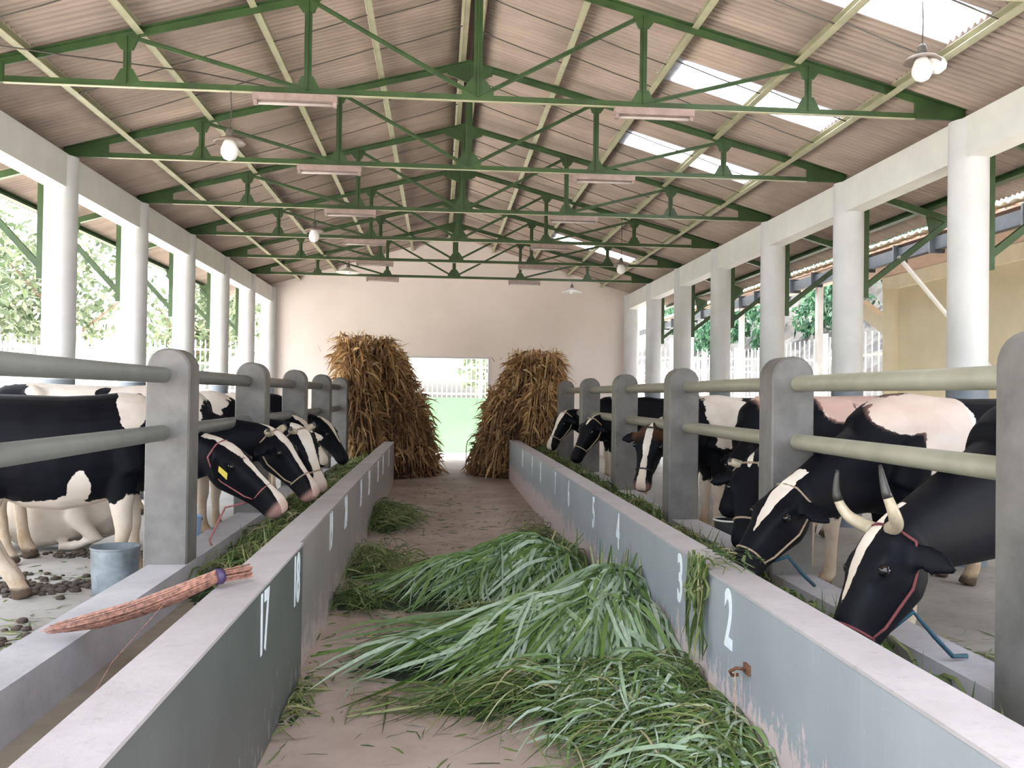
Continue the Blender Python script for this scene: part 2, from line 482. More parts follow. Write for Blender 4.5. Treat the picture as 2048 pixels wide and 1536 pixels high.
# manger walls, each with its sections
def manger_wall(nm, label, xa, xb, joints, mats, y_end, numbers, face):
    e = empty(nm, (0, 0, 0)); tag(e, label, 'wall', kind='structure')
    ys = [Y0 - 1.5] + joints + [y_end]
    for i in range(len(ys) - 1):
        m = MB()
        proud = 0.02 if i == 0 else 0.0
        xf = xa + (proud if xb < xa else -proud)
        x0, x1 = min(xf, xb), max(xf, xb)
        m.box((x0, ys[i], 0.0), (x1, ys[i+1] - 0.006, WH - 0.012))
        so = m.build('wall_section', mats[min(i, len(mats)-1)], e)
        c = MB().box((x0 - 0.003, ys[i], WH - 0.012), (x1 + 0.003, ys[i+1] - 0.004, WH)).build('cap', MAT['cap'], e)
    for txt, y, h in numbers:
        cu = bpy.data.curves.new('painted_number', 'FONT')
        cu.body = txt; cu.size = h * 1.38; cu.extrude = 0.0012; cu.align_x = 'CENTER'; cu.align_y = 'CENTER'; cu.space_character = 0.95; cu.offset = 0.007
        to = bpy.data.objects.new('tmp', cu); COL.objects.link(to)
        dg = bpy.context.evaluated_depsgraph_get()
        me = bpy.data.meshes.new_from_object(to.evaluated_get(dg))
        bpy.data.objects.remove(to); 
        near = y < joints[0]
        xf = xa + face * ((0.02 if near else 0.0) + 0.0015)
        # text plane: x axis along the wall, y axis up
        n = obj('painted_number', me, MAT['number'], e, (xf, y, 0.545))
        n.rotation_euler = (PI/2, 0, PI/2 if face > 0 else -PI/2)
        n.scale = (0.62, 1, 1)
        n['label'] = 'white painted number ' + txt
    return e
YN = [3.77, 4.62, 6.25, 7.25, 8.65, 9.65, 11.05, 12.05, 13.45]
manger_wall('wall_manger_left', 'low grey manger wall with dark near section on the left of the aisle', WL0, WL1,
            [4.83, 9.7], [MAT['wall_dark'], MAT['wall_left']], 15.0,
            [(str(17 + i), y, 0.25) for i, y in enumerate(YN)], +1)
manger_wall('wall_manger_right', 'low blue grey manger wall with peeling foot on the right of the aisle', WR0, WR1,
            [4.06, 7.1, 11.6], [MAT['wall_right']], 16.0,
            [(str(2 + i), y, 0.25) for i, y in enumerate(YN)], -1)
for nm, a, b, lab, ye in (('wall_kerb_left', KL1, KL0, 'concrete kerb under the left rail posts', 15.3), ('wall_kerb_right', KR0, KR1, 'concrete kerb under the right rail posts', 15.6)):
    o = MB().box((a, Y0 - 1.5, 0), (b, ye, KH)).build(nm, MAT['kerb']); tag(o, lab, 'kerb', kind='structure')
for nm, a, b, lab, ye in (('floor_trough_left', KL0, WL1, 'feed trough bed on the left', 15.2), ('floor_trough_right', WR1, KR0, 'feed trough bed on the right', 16.0)):
    o = MB().box((a, Y0 - 1.5, 0), (b, ye, 0.24)).build(nm, MAT['trough']); tag(o, lab, 'floor', kind='structure')

# end wall with the doorway
def end_wall():
    x0, x1 = CXL - 0.12, CXR + 0.12
    dx0, dx1, dh = -0.73, 1.16, 2.36
    m = MB()
    y0, y1 = YW, YW + 0.18
    def prism(poly):
        n = len(poly)
        m.add([(x, y0, z) for x, z in poly] + [(x, y1, z) for x, z in poly],
              [tuple(range(n)), tuple(range(2*n-1, n-1, -1))] + [(i, i+n, (i+1) % n + n, (i+1) % n) for i in range(n)])
    zt = lambda x: roof_z(x - XC) + 0.025
    prism([(x0, 0), (dx0, 0), (dx0, zt(dx0)), (x0, zt(x0))])
    prism([(dx1, 0), (x1, 0), (x1, zt(x1)), (dx1, zt(dx1))])
    prism([(dx0, dh), (dx1, dh), (dx1, zt(dx1)), (XC, zt(XC)), (dx0, zt(dx0))])
    o = m.build('wall_back', MAT['end_wall'])
    tag(o, 'pinkish plastered end wall with open doorway', 'wall', kind='structure')
end_wall()
d = empty('door_1', (0.215, YW, 0)); tag(d, 'open doorway in the end wall', 'doorway', kind='structure')
for sx in (-1, 1):
    MB().box((sx*0.945 - 0.02, -0.012, 0), (sx*0.945 + 0.02, 0.19, 2.36)).build('jamb', MAT['white_paint'], d)
MB().box((-0.965, -0.012, 2.34), (0.965, 0.19, 2.38)).build('lintel', MAT['white_paint'], d)

# ------------------------------------------------------------------ roof
roof = empty('ceiling', (XC, 0, 0)); tag(roof, 'corrugated fibre cement roof seen from below', 'roof', kind='structure')
SW = S / 4
def sheet_mesh(name, x0, x1, z0, z1, width=SW + 0.05, pitch=0.0762, amp=0.018):
    nx = 3; ny = int(round(width / pitch * 6))
    xs = np.linspace(x0, x1, nx); ys = np.linspace(0, width, ny + 1)
    Xg, Yg = np.meshgrid(xs, ys, indexing='ij')
    Zg = z0 + (Xg - x0) / (x1 - x0) * (z1 - z0) + amp * np.cos(2 * PI * Yg / pitch)
    V = np.stack([Xg, Yg, Zg], -1).reshape(-1, 3)
    V2 = V + np.array([0, 0, 0.006])
    i, j = np.meshgrid(np.arange(nx - 1), np.arange(ny), indexing='ij')
    b = i * (ny + 1) + j
    Q = np.stack([b, b + 1, b + ny + 2, b + ny + 1], -1).reshape(-1, 4)
    n = len(V)
    Qa = np.concatenate([Q[:, ::-1], Q + n])
    # close the two visible ends
    e = []
    for c in (0, nx - 1):
        for jj in range(ny):
            a = c * (ny + 1) + jj
            e.append((a, a + 1, a + 1 + n, a + n))
    return fast_mesh(name, np.concatenate([V, V2]), np.concatenate([Qa, np.array(e)]), None, True)
PURL = [0.10, 0.95, 1.82, 2.69, 3.50, 4.28, 5.10]
rows = {+1: [(0.03, 1.95, 0.030), (1.80, 3.62, 0.015), (3.46, EAVE_R, 0.0)],
        -1: [(0.03, 1.95, 0.030), (1.80, 3.62, 0.015), (3.46, EAVE_L, 0.0)]}
YS0 = 5.82 - SW * 10
ncol = int((YW + 0.35 - YS0) / SW)
SKY_Y = (5.82, 8.06, 10.30, 17.02)
for sgn in (1, -1):
    for ri, (a, b, dz) in enumerate(rows[sgn]):
        me = sheet_mesh('roof_sheet', sgn * a, sgn * b, roof_z(a) + dz, roof_z(b) + dz)
        ms = None
        for c in range(ncol):
            y = YS0 + c * SW
            if sgn > 0 and ri == 1 and any(abs(y - q) < 0.05 for q in SKY_Y):
                if ms is None:
                    ms = me.copy(); ms.materials.clear(); ms.materials.append(MAT['skylight'])
                o = obj('skylight_sheet', ms, MAT['skylight'], roof, (0, y, 0))
                o['label'] = 'translucent white roof sheet'
            else:
                obj('roof_sheet', me, MAT['sheet'], roof, (0, y, 0))
ridge = MB()
rc = [(-0.22, roof_z(0.22) + 0.055), (0, RIDGE + 0.075), (0.22, roof_z(0.22) + 0.055)]
ridge.add([(x, YS0, z) for x, z in rc] + [(x, YW + 0.3, z) for x, z in rc] + [(x, YS0, z + 0.008) for x, z in rc] + [(x, YW + 0.3, z + 0.008) for x, z in rc],
          [(0,1,4,3),(1,2,5,4),(6,9,10,7),(7,10,11,8)]).build('ridge_cap', MAT['sheet'], roof)
for sgn in (1, -1):
    for i, p in enumerate(PURL):
        if p > (EAVE_R if sgn > 0 else EAVE_L): continue
        z = roof_z(p) - 0.062
        m = MB()
        m.box((-0.005, YS0, -0.032), (0.005, YW + 0.25, 0.046))
        m.box((-0.05 if sgn > 0 else 0.0, YS0, 0.038), (0.0 if sgn > 0 else 0.05, YW + 0.25, 0.046))
        m.box((-0.05 if sgn > 0 else 0.0, YS0, -0.032), (0.0 if sgn > 0 else 0.05, YW + 0.25, -0.025))
        o = m.build('purlin', MAT['truss'] if (i == len(PURL) - 1) else MAT['purlin'], roof, loc=(sgn * p, 0, z))
        o.rotation_euler = (0, math.atan(SLOPE) * sgn, 0)
# sag rods between the purlins, two in a bay, not quite in line
rodm = {}
for sgn in (1, -1):
    for k, ty in enumerate([TY[0] - S] + TY):
        for fr in (0.34, 0.67):
            yb = ty + S * fr
            if yb > YW - 0.1: continue
            for i in range(len(PURL) - 3):
                key = (sgn, i)
                if key not in rodm:
                    a, b = PURL[i], PURL[i+1]
                    rodm[key] = MB().tube([(sgn*a, -0.04, roof_z(a) - 0.075), (sgn*(a+b)/2, 0.0, roof_z((a+b)/2) - 0.085), (sgn*b, 0.05, roof_z(b) - 0.075)], 0.006, 5).mesh('sag_rod')
                obj('sag_rod', rodm[key], MAT['rod'], roof, (0, yb + R.uniform(-0.08, 0.08), 0))

# trusses
HALF = 4.13
def node(dx, top):
    """points on the truss centre lines"""
    return (dx, 0, 0.035) if not top else (dx, 0, 0.05 + (RIDGE - 0.17 - HB - 0.05) * (1 - abs(dx) / HALF))
tm = {}
def piece(name, fn):
    if name not in tm:
        m = MB(); fn(m); tm[name] = m.mesh(name.split('|')[0])
    return name.split('|')[0], tm[name]
V1, V2 = 2.76, 1.36
def truss(y, label):
    t = empty('roof_truss', (XC, y, HB))
    tag(t, label, 'truss', 'green roof trusses')
    P = []
    def bc(m):
        m.bar((-HALF, 0, 0.031), (HALF, 0, 0.026), 0.012, 0.046)
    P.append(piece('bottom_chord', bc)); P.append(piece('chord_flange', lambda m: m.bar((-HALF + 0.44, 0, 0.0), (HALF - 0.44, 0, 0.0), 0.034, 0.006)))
    for s in (-1, 1):
        def tc(m, s=s):
            a, b = node(s * HALF, True), node(0, True)
            m.bar(a, b, 0.014, 0.056); a2 = (a[0], 0, a[2] + 0.035); b2 = (b[0], 0, b[2] + 0.035); m.bar(a2, b2, 0.085, 0.008)
        P.append(piece('top_chord|%d' % s, tc))
        for q in (V1, V2):
            P.append(piece('web_post|%d%f' % (s, q), lambda m, s=s, q=q: (m.bar(node(s*q, False), node(s*q, True), 0.06, 0.008, (0, 1, 0)), m.bar((s*q, 0.0, 0.03), node(s*q, True), 0.008, 0.05, (0, 1, 0)))))
        for a, b in ((V1, V2), (V2, 0.0)):
            P.append(piece('diagonal|%d%f' % (s, a), lambda m, s=s, a=a, b=b: (m.bar(node(s*a, True), node(s*b, False), 0.008, 0.036), m.bar(node(s*a, True), node(s*b, False), 0.04, 0.007))))
        def heel(m, s=s):
            x0, x1 = s * HALF, s * (HALF - 0.44)
            m.bar((0, 0, 0), (0, 0, 0.001), 0.001, 0.001) if False else None
            pts = [(x0, 0.0), (x1, 0.0), (x1, node(x1, True)[2]), (x0, node(x0, True)[2] + 0.02)]
            m.add([(x, -0.014, z) for x, z in pts] + [(x, 0.014, z) for x, z in pts], [(0,1,2,3),(7,6,5,4),(0,4,5,1),(1,5,6,2),(2,6,7,3),(3,7,4,0)])
        P.append(piece('heel_plate|%d' % s, heel))
        for q in (V1, V2):
            for top in (True, False):
                def gp(m, s=s, q=q, top=top):
                    c = node(s*q, top); k = -1 if top else 1
                    sl = (SLOPE * 0.97) * (-s)
                    w = 0.105
                    pts = [(c[0]-w, c[2] - (sl*w if top else 0)), (c[0]+w, c[2] + (sl*w if top else 0)), (c[0]+0.045, c[2] + k*0.11), (c[0]-0.045, c[2] + k*0.11)]
                    m.add([(x, -0.011, z) for x, z in pts] + [(x, 0.011, z) for x, z in pts], [(0,1,2,3),(7,6,5,4),(0,4,5,1),(1,5,6,2),(2,6,7,3),(3,7,4,0)])
                P.append(piece('gusset|%d%f%d' % (s, q, top), gp))
    P.append(piece('king_post', lambda m: (m.bar((0, 0, 0.03), node(0, True), 0.07, 0.01, (0, 1, 0)), m.bar((0, 0, 0.03), node(0, True), 0.01, 0.06, (0, 1, 0)))))
    def gk(m):
        pts = [(-0.13, 0.0), (0.13, 0.0), (0.13, 0.08), (0.05, 0.19), (-0.05, 0.19), (-0.13, 0.08)]
        m.add([(x, -0.012, z) for x, z in pts] + [(x, 0.012, z) for x, z in pts], [tuple(range(6)), tuple(range(11, 5, -1))] + [(i, i+6, (i+1) % 6 + 6, (i+1) % 6) for i in range(6)])
    P.append(piece('gusset|king', gk))
    def ga(m):
        za = node(0, True)[2]
        pts = [(-0.24, za - 0.11), (0, za - 0.2), (0.24, za - 0.11), (0.24, za - 0.03), (0, za + 0.035), (-0.24, za - 0.03)]
        m.add([(x, -0.012, z) for x, z in pts] + [(x, 0.012, z) for x, z in pts], [tuple(range(6)), tuple(range(11, 5, -1))] + [(i, i+6, (i+1) % 6 + 6, (i+1) % 6) for i in range(6)])
    P.append(piece('gusset|apex', ga))
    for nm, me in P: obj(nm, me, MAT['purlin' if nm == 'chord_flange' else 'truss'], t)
    return t
ordn = ['nearest', 'second nearest', 'third', 'fourth', 'fifth', 'sixth', 'farthest']
tl = ['green steel roof truss above the camera, nearest of all', 'green steel roof truss nearest of those wholly in the picture',
      'green steel roof truss, second in view counted from the front', 'green steel roof truss, third in view counted from the front',
      'green steel roof truss, third from the end wall', 'green steel roof truss, second from the end wall', 'green steel roof truss closest to the end wall']
for y, lb in zip(TY, tl): truss(y, lb)

# ring beams, columns, eave brackets
for cx, nm, lab in ((CXL, 'ring_beam', 'long white concrete ring beam above the left columns'), (CXR, 'ring_beam', 'long white concrete ring beam above the right columns')):
    o = MB().box((cx - 0.10, Y0, HB - 0.34), (cx + 0.10, YW, HB)).build(nm, MAT['beam_paint']); tag(o, lab, 'beam', 'concrete ring beams')
shaft_me = None
CB = 1.60
def column(cx, y, label, r=0.16):
    global shaft_me
    e = empty('round_column', (cx, y, 0)); tag(e, label, 'column', 'round concrete columns')
    if shaft_me is None:
        m = MB().lathe([(r, CB), (r, HB - 0.34), (r, HB - 0.012)], 32); a = m.mesh('shaft', True); smooth_by_angle(a)
        m = MB().lathe([(r + 0.004, 0.0), (r + 0.004, CB)], 32); b = m.mesh('painted_base', True); smooth_by_angle(b)
        shaft_me = (a, b)
    obj('shaft', shaft_me[0], MAT['white_paint'], e)
    obj('painted_base', shaft_me[1], MAT['band_paint'], e)
names_l = ['white round column, nearest of the left row', 'white round column, second of the left row from the front', 'white round column, third of the left row from the front',
           'white round column, fourth of the left row from the front', 'white round column, fifth of the left row, last but one before the end wall', 'white round column, sixth on the left, last free one before the end wall', 'white round column in the left corner of the end wall']
cys = TY + [YW - 0.2]
for side, cx in (('left', CXL), ('right', CXR)):
    vis = [y for y in cys if (y > 7.5 if side == 'left' else y > 6.5)]
    for y in cys:
        if y in vis:
            i = vis.index(y); n = len(vis)
            w = ['nearest', 'second', 'third', 'fourth', 'fifth', 'sixth', 'seventh'][i]
            lab = f'white round column with grey foot, {w} of the {side} row in view' if i < n - 1 else f'white round column with grey foot in the {side} corner of the end wall'
        else:
            lab = f'white round column {"beside the nearest" if y < 6 else "behind the nearest"} {side} cow, just outside the picture'
        column(cx, y, lab)
brk = {}
def bracket(cx, y, sgn, eave, label):
    e = empty('eave_bracket', (cx + sgn * 0.19, y, 0)); tag(e, label, 'bracket', 'eave brackets')
    dxo = (cx - XC) * sgn
    ex = eave - 0.15 - dxo - 0.19
    ztop = roof_z(dxo + 0.19) - 0.13; zend = roof_z(eave - 0.15) - 0.13
    if sgn not in brk:
        brk[sgn] = [('wall_plate', MB().box((-0.03, -0.03, 2.62), (0.03, 0.03, ztop)).mesh('wall_plate')),
                    ('rafter', MB().bar((-0.15*sgn, 0, ztop + 0.045), (sgn*ex, 0, zend), 0.06, 0.07).mesh('rafter')),
                    ('brace', MB().bar((0, 0, 2.74), (sgn*ex, 0, zend - 0.03), 0.05, 0.06).mesh('brace')),
                    ('gusset', MB().add([(sgn*ex, -0.01, zend-0.02), (sgn*(ex-0.25), -0.01, zend+0.05), (sgn*(ex-0.2), -0.01, zend-0.18), (sgn*ex, 0.01, zend-0.02), (sgn*(ex-0.25), 0.01, zend+0.05), (sgn*(ex-0.2), 0.01, zend-0.18)], [(0,1,2),(5,4,3),(0,3,4,1),(1,4,5,2),(2,5,3,0)]).mesh('gusset'))]
    for nm, me in brk[sgn]: obj(nm, me, MAT['truss'], e)
    return e
for side, cx, sgn, ev in (('left', CXL, -1, EAVE_L), ('right', CXR, 1, EAVE_R)):
    for i, y in enumerate(TY):
        w = ['nearest', 'second', 'third', 'fourth', 'fifth', 'sixth', 'last'][i]
        bracket(cx, y, sgn, ev, f'green steel eave bracket on the outside of the {side} columns, {w} counted from the front')

# ------------------------------------------------------------------ rail posts and pipe rails
def post_mesh(w, dpt, h):
    prof = [(-w/2, 0), (w/2, 0)]
    ry = 0.13
    for k in range(13):
        th = PI * k / 12
        c = math.cos(th); s_ = math.sin(th)
        prof.append((w/2 * math.copysign(abs(c) ** 0.95, c), h - ry + ry * s_))
    n = len(prof)
    m = MB()
    b = 0.012
    rings = [(0, 0.93), (b, 1.0), (dpt - b, 1.0), (dpt, 0.93)]
    vs_ = []
    for y, k in rings:
        for x, z in prof:
            vs_.append((x * k, y, (z - h/2) * (1 - (1-k) * 0.25) + h/2))
    fs_ = []
    for r_ in range(3):
        for i in range(n):
            j = (i + 1) % n
            fs_.append((r_*n+i, r_*n+j, (r_+1)*n+j, (r_+1)*n+i))
    fs_.append(tuple(range(n-1, -1, -1))); fs_.append(tuple(3*n + i for i in range(n)))
    m.add(vs_, fs_)
    me = m.mesh('rail_post'); smooth_by_angle(me, 35)
    return me
pm = post_mesh(0.26, 0.23, 1.76 - 0.24)
PYL = [2.98, 5.6, 8.0, 10.35, 12.7, 15.05]
PYR = [2.86, 5.25, 7.65, 10.05, 12.45, 14.85]
PXL, PXR = -1.635, 2.125
cnt = ['first', 'second', 'third', 'fourth', 'fifth', 'sixth']
for side, px, ys in (('left', PXL, PYL), ('right', PXR, PYR)):
    for i, y in enumerate(ys):
        lab = f'grey round-topped concrete rail post, {cnt[i]} of the {side} fence counted from the front'
        if side == 'right' and i == 0: lab = 'grey round-topped concrete rail post cut by the right edge of the picture'
        if side == 'left' and i == 0: lab = 'grey round-topped concrete rail post just outside the left edge'
        if side == 'left' and i == 1: lab = 'big grey round-topped concrete rail post beside the nearest left cow'
        o = obj('rail_post', pm, MAT['post_paint'], None, (px, y, 0.24)); tag(o, lab, 'post', 'rail posts')
o = obj('rail_post', pm, MAT['post_paint'], None, (1.33, 18.7, 0.0)); tag(o, 'grey round-topped concrete post beside the doorway behind the right straw stack', 'post', 'rail posts')
for side, px, ye in (('left', PXL - 0.03, 15.2), ('right', PXR + 0.03, 15.0)):
    for z, w in ((1.595, 'upper'), (1.245, 'lower')):
        o = MB().tube([(px, -1.5, z), (px, ye, z)], 0.048, 20).build('pipe_rail', MAT['pipe' if side == 'right' else 'pipe_grey'], None, True)
        tag(o, f'{w} {"grey" if side == "left" else "olive cream"} pipe rail of the {side} cattle fence', 'rail', 'pipe rails')

# ------------------------------------------------------------------ tube light fixtures under the trusses
fx = [('housing', MB().box((-0.33, -0.035, -0.055), (0.33, 0.035, 0.0)).mesh('housing'), 'lamp_fixture'),
      ('tube', MB().tube([(-0.30, 0, -0.075), (0.30, 0, -0.075)], 0.013, 10).mesh('tube', True), 'dusty_tube'),
      ('lamp_holder', MB().box((-0.325, -0.02, -0.09), (-0.295, 0.02, -0.05)).mesh('lamp_holder'), 'lamp_fixture'),
      ('lamp_holder', MB().box((0.295, -0.02, -0.09), (0.325, 0.02, -0.05)).mesh('lamp_holder'), 'lamp_fixture')]
for i, y in enumerate(TY[1:]):
    for sgn, side in ((-1, 'left'), (1, 'right')):
        w = ['nearest', 'second', 'third', 'fourth', 'fifth', 'last'][i]
        e = empty('tube_light_fixture', (XC + sgn * 1.45, y - 0.02, HB - 0.012))
        tag(e, f'dusty tube light under the {w} truss in view, {side} of the ridge', 'light', 'tube lights under the trusses')
        for nm, me, mt in fx: obj(nm, me, MAT[mt], e)
# hanging bulb lamps
def lamp(loc, ztop, label, kind):
    e = empty('hanging_lamp', loc); tag(e, label, 'lamp', 'hanging lamps')
    MB().tube([(0, 0, 0.16), (0.008, 0.004, (ztop - loc[2]) * 0.6 + 0.05), (0, 0, ztop - loc[2])], 0.005, 6).build('cord', MAT['rod'], e)
    a = MB().lathe([(0.018, 0.17), (0.03, 0.15), (0.034, 0.10), (0.03, 0.085)], 16).mesh('lamp_holder', True); obj('lamp_holder', a, MAT['lamp_cap'], e)
    if kind == 'globe':
        a = MB().lathe([(0.02, 0.105), (0.10, 0.075), (0.125, 0.05), (0.122, 0.046), (0.095, 0.068), (0.018, 0.095)], 24).mesh('lamp_shade', True); obj('lamp_shade', a, MAT['shade'], e)
        a = MB().lathe([(0.03, 0.085), (0.05, 0.05), (0.068, 0.0), (0.066, -0.04), (0.045, -0.075), (0.012, -0.09)], 20).mesh('bulb', True); obj('bulb', a, MAT['glass_bulb'], e)
    else:
        a = MB().lathe([(0.03, 0.10), (0.07, 0.07), (0.20, 0.015), (0.21, 0.0), (0.205, -0.003), (0.065, 0.055), (0.02, 0.085)], 28).mesh('lamp_shade', True); obj('lamp_shade', a, MAT['enamel'], e)
        a = MB().lathe([(0.02, 0.08), (0.035, 0.03), (0.035, -0.01), (0.01, -0.03)], 16).mesh('bulb', True); obj('bulb', a, MAT['glass_bulb'], e)
    return e
lamp((-1.68, TY[1], 3.42), HB + 0.02, 'white bulb lamp on a cord at the front left under the roof', 'globe')
e = lamp((3.30, 5.95, 3.80), roof_z(3.02) - 0.03, 'white double bulb lamp on a cord at the top right below the big skylight', 'globe')
a = MB().lathe([(0.012, 0.09), (0.04, 0.05), (0.06, 0.0), (0.055, -0.035), (0.03, -0.06)], 18).mesh('bulb', True)
o = obj('bulb', a, MAT['glass_bulb'], e, (0.125, 0.03, 0.045)); o.rotation_euler = (0, -0.7, 0)
lamp((-1.63, TY[3], 3.53), HB + 0.02, 'small white bulb lamp on a cord, left half, under the third truss', 'globe')
lamp((2.86, 14.1, 3.54), roof_z(2.58) - 0.03, 'small white bulb lamp on a cord near the far right skylight', 'globe')
lamp((2.72, TY[6], 3.65), HB + 0.02, 'flat white dish lamp hanging in front of the end wall', 'dish')
lamp((-1.64, TY[5], 3.65), HB + 0.02, 'flat white dish lamp hanging at the far left before the end wall', 'dish')

# loose cable slung under the left roof
o = MB().tube([(-4.0, 6.6, 4.02), (-2.9, 7.0, 4.02), (-2.1, 7.9, 4.24), (-1.2, 8.7, 4.33), (-0.2, 9.5, 4.66)], 0.006, 5).build('cable', MAT['rod']); tag(o, 'thin dark cable slung below the left roof sheets', 'cable')

# ------------------------------------------------------------------ neighbouring shed on the right
nb = empty('neighbour_shed', (7.0, 13.4, 0)); tag(nb, 'cream neighbouring shed with round corner column on the right', 'building')
MB().box((0.0, -9.0, -0.06), (0.2, 0.0, 3.22)).build('wall', MAT['cream_wall'], nb)
MB().box((-0.08, -9.0, 3.22), (0.28, 0.2, 3.42)).build('eave_beam', MAT['cream_light'], nb)
a = MB().lathe([(0.17, -0.06), (0.17, 3.22)], 28).mesh('column', True); smooth_by_angle(a); obj('column', a, MAT['cream_wall'], nb, (0.02, 0.0, 0))
m = MB(); m.add([(-0.85, -9.0, 3.62), (2.1, -9.0, 4.21), (2.1, 14.0, 4.21), (-0.85, 14.0, 3.62), (-0.85, -9.0, 3.60), (2.1, -9.0, 4.19), (2.1, 14.0, 4.19), (-0.85, 14.0, 3.60)],
                [(0,1,2,3),(7,6,5,4),(0,4,5,1),(1,5,6,2),(2,6,7,3),(3,7,4,0)]); m.build('roof', MAT['soffit'], nb)
m = MB(); m.add([(2.08, -9.0, 4.206), (6.0, -9.0, 4.99), (6.0, 0.6, 4.99), (2.08, 0.6, 4.206), (2.08, -9.0, 4.186), (6.0, -9.0, 4.97), (6.0, 0.6, 4.97), (2.08, 0.6, 4.186)],
                [(0,1,2,3),(7,6,5,4),(0,4,5,1),(1,5,6,2),(2,6,7,3),(3,7,4,0)]); m.build('roof', MAT['soffit'], nb)
# wavy white ends of the roof sheets
n = 23 * 14
xs = np.linspace(-9.0, 14.0, n + 1)
V = []; Q = []
for i, y in enumerate(xs):
    z = 3.655 + 0.022 * math.cos(2 * PI * y / 0.18 * 1.0)
    V += [(-0.93, y, z), (-0.55, y, z + 0.08), (-0.93, y, z + 0.02), (-0.55, y, z + 0.10)]
for i in range(n):
    b = i * 4
    Q += [(b, b+4, b+5, b+1), (b+2, b+3, b+7, b+6), (b, b+2, b+6, b+4)]
obj('sheet_edge', fast_mesh('sheet_edge', np.array(V), np.array(Q), None, True), MAT['cream_light'], nb)
MB().box((-0.84, -9.0, 3.40), (-0.74, 14.0, 3.56)).build('gutter', MAT['dark_metal'], nb)
gm = MB().box((-0.90, -0.015, 3.36), (-0.70, 0.015, 3.60)).mesh('gutter_hook')
for i in range(22): obj('gutter_hook', gm, MAT['dark_metal'], nb, (0, -8.0 + i * 0.9, 0))
MB().bar((0.1, 1.3, 3.1), (0.1, 0.0, 2.5), 0.16, 0.22).build('sloping_beam', MAT['cream_light'], nb)
MB().box((-0.74, -9.0, 3.425), (0.0, 0.4, 3.445)).build('soffit_board', MAT['soffit'], nb)
rpm = MB().box((-0.05, -0.05, -0.06), (0.05, 0.05, 3.62)).mesh('roof_post')
for yy in (1.3, 5.2, 9.0, 13.0): obj('roof_post', rpm, MAT['fence_white'], nb, (-0.62, yy, 0))
fs = MB().bar((5.02, 9.5, 3.08), (6.98, 10.6, 1.72), 0.035, 0.035).build('stay_rod', MAT['fence_white']); tag(fs, 'thin pale stay rod running from the right eave bracket to the cream shed', 'rod')
dp = MB().tube([(6.86, 9.9, 3.5), (6.88, 9.9, 0.0)], 0.035, 12).build('down_pipe', MAT['cream_light'], None, True); tag(dp, 'pale rainwater pipe on the cream shed wall', 'pipe')
cb = MB().tube([(6.6, 9.35, 3.6), (6.62, 9.33, 2.8), (6.6, 9.35, 2.0), (6.63, 9.3, 1.5), (6.45, 9.1, 1.42)], 0.010, 6).build('hanging_cable', MAT['rope_black']); tag(cb, 'black cable hanging before the cream shed wall', 'cable')

# ------------------------------------------------------------------ fences, bank and trees outside
def fence(p, q, z0, z1, label, bay=2.4, bar_gap=0.13, post_h=0.3, rails=4):
    p = Vector((p[0], p[1], 0)); q = Vector((q[0], q[1], 0)); L = (q - p).length; d_ = (q - p) / L
    e = empty('white_fence', (p.x, p.y, 0), math.atan2(d_.y, d_.x)); tag(e, label, 'fence', 'white bar fences')
    nb_ = max(1, int(L / bay))
    pmh = MB().box((-0.05, -0.05, z0 - 0.3), (0.05, 0.05, z1 + post_h)).mesh('fence_post')
    for i in range(nb_ + 1): obj('fence_post', pmh, MAT['fence_white'], e, (L * i / nb_, 0, 0))
    for k in range(rails):
        z = z0 + (z1 - z0) * (k + 0.3) / rails
        MB().box((0, -0.02, z - 0.025), (L, 0.02, z + 0.025)).build('fence_rail', MAT['fence_white'], e)
    m = MB()
    for i in range(int(L / bar_gap)): m.box((i*bar_gap - 0.012, -0.012, z0), (i*bar_gap + 0.012, 0.012, z1))
    o = m.build('fence_bars', MAT['fence_white'], e); o['kind'] = 'stuff'
    return e
# behind the end wall
o = MB().box((-12, 24.2, -0.06), (9, 24.45, 1.42)).build('garden_wall', MAT['mint']); tag(o, 'low mint green wall seen through the doorway', 'wall')
fence((-12, 24.32), (9, 24.32), 1.42, 2.85, 'white bar fence on the mint wall behind the doorway')
o = MB().box((-10.1, 19.0, -0.06), (-9.9, 34, 1.5)).build('garden_wall', MAT['mint']); tag(o, 'low mint green wall beyond the left columns', 'wall')
fence((-10.0, 6), (-10.0, 34), 0.1, 2.6, 'white bar fence beyond the left columns')
# right side: boundary fence on a low wall, then a stone bank with creepers
fence((9.3, 14.5), (9.3, 44), 0.1, 3.0, 'white bar fence below the stone bank on the right', bay=3.0, post_h=0.1, bar_gap=0.30)

def bank():
    nx, ny = 34, 90
    xs = np.linspace(0, 12, nx); ys = np.linspace(8, 75, ny)
    X, Y = np.meshgrid(xs, ys, indexing='ij')
    Z = np.clip(X, 0, 9) * 0.95 + NR.normal(0, 0.16, X.shape) - 0.06
    V = np.stack([X + 11.5 + NR.normal(0, 0.1, X.shape), Y, Z], -1).reshape(-1, 3)
    i, j = np.meshgrid(np.arange(nx - 1), np.arange(ny - 1), indexing='ij')
    b = i * ny + j
    Q = np.stack([b, b + 1, b + ny + 1, b + ny], -1).reshape(-1, 4)[:, ::-1]
    o = obj('stone_bank', fast_mesh('stone_bank', V, Q), MAT['hill']); tag(o, 'grey stone bank rising beyond the right fence', 'bank', kind='structure')
bank()

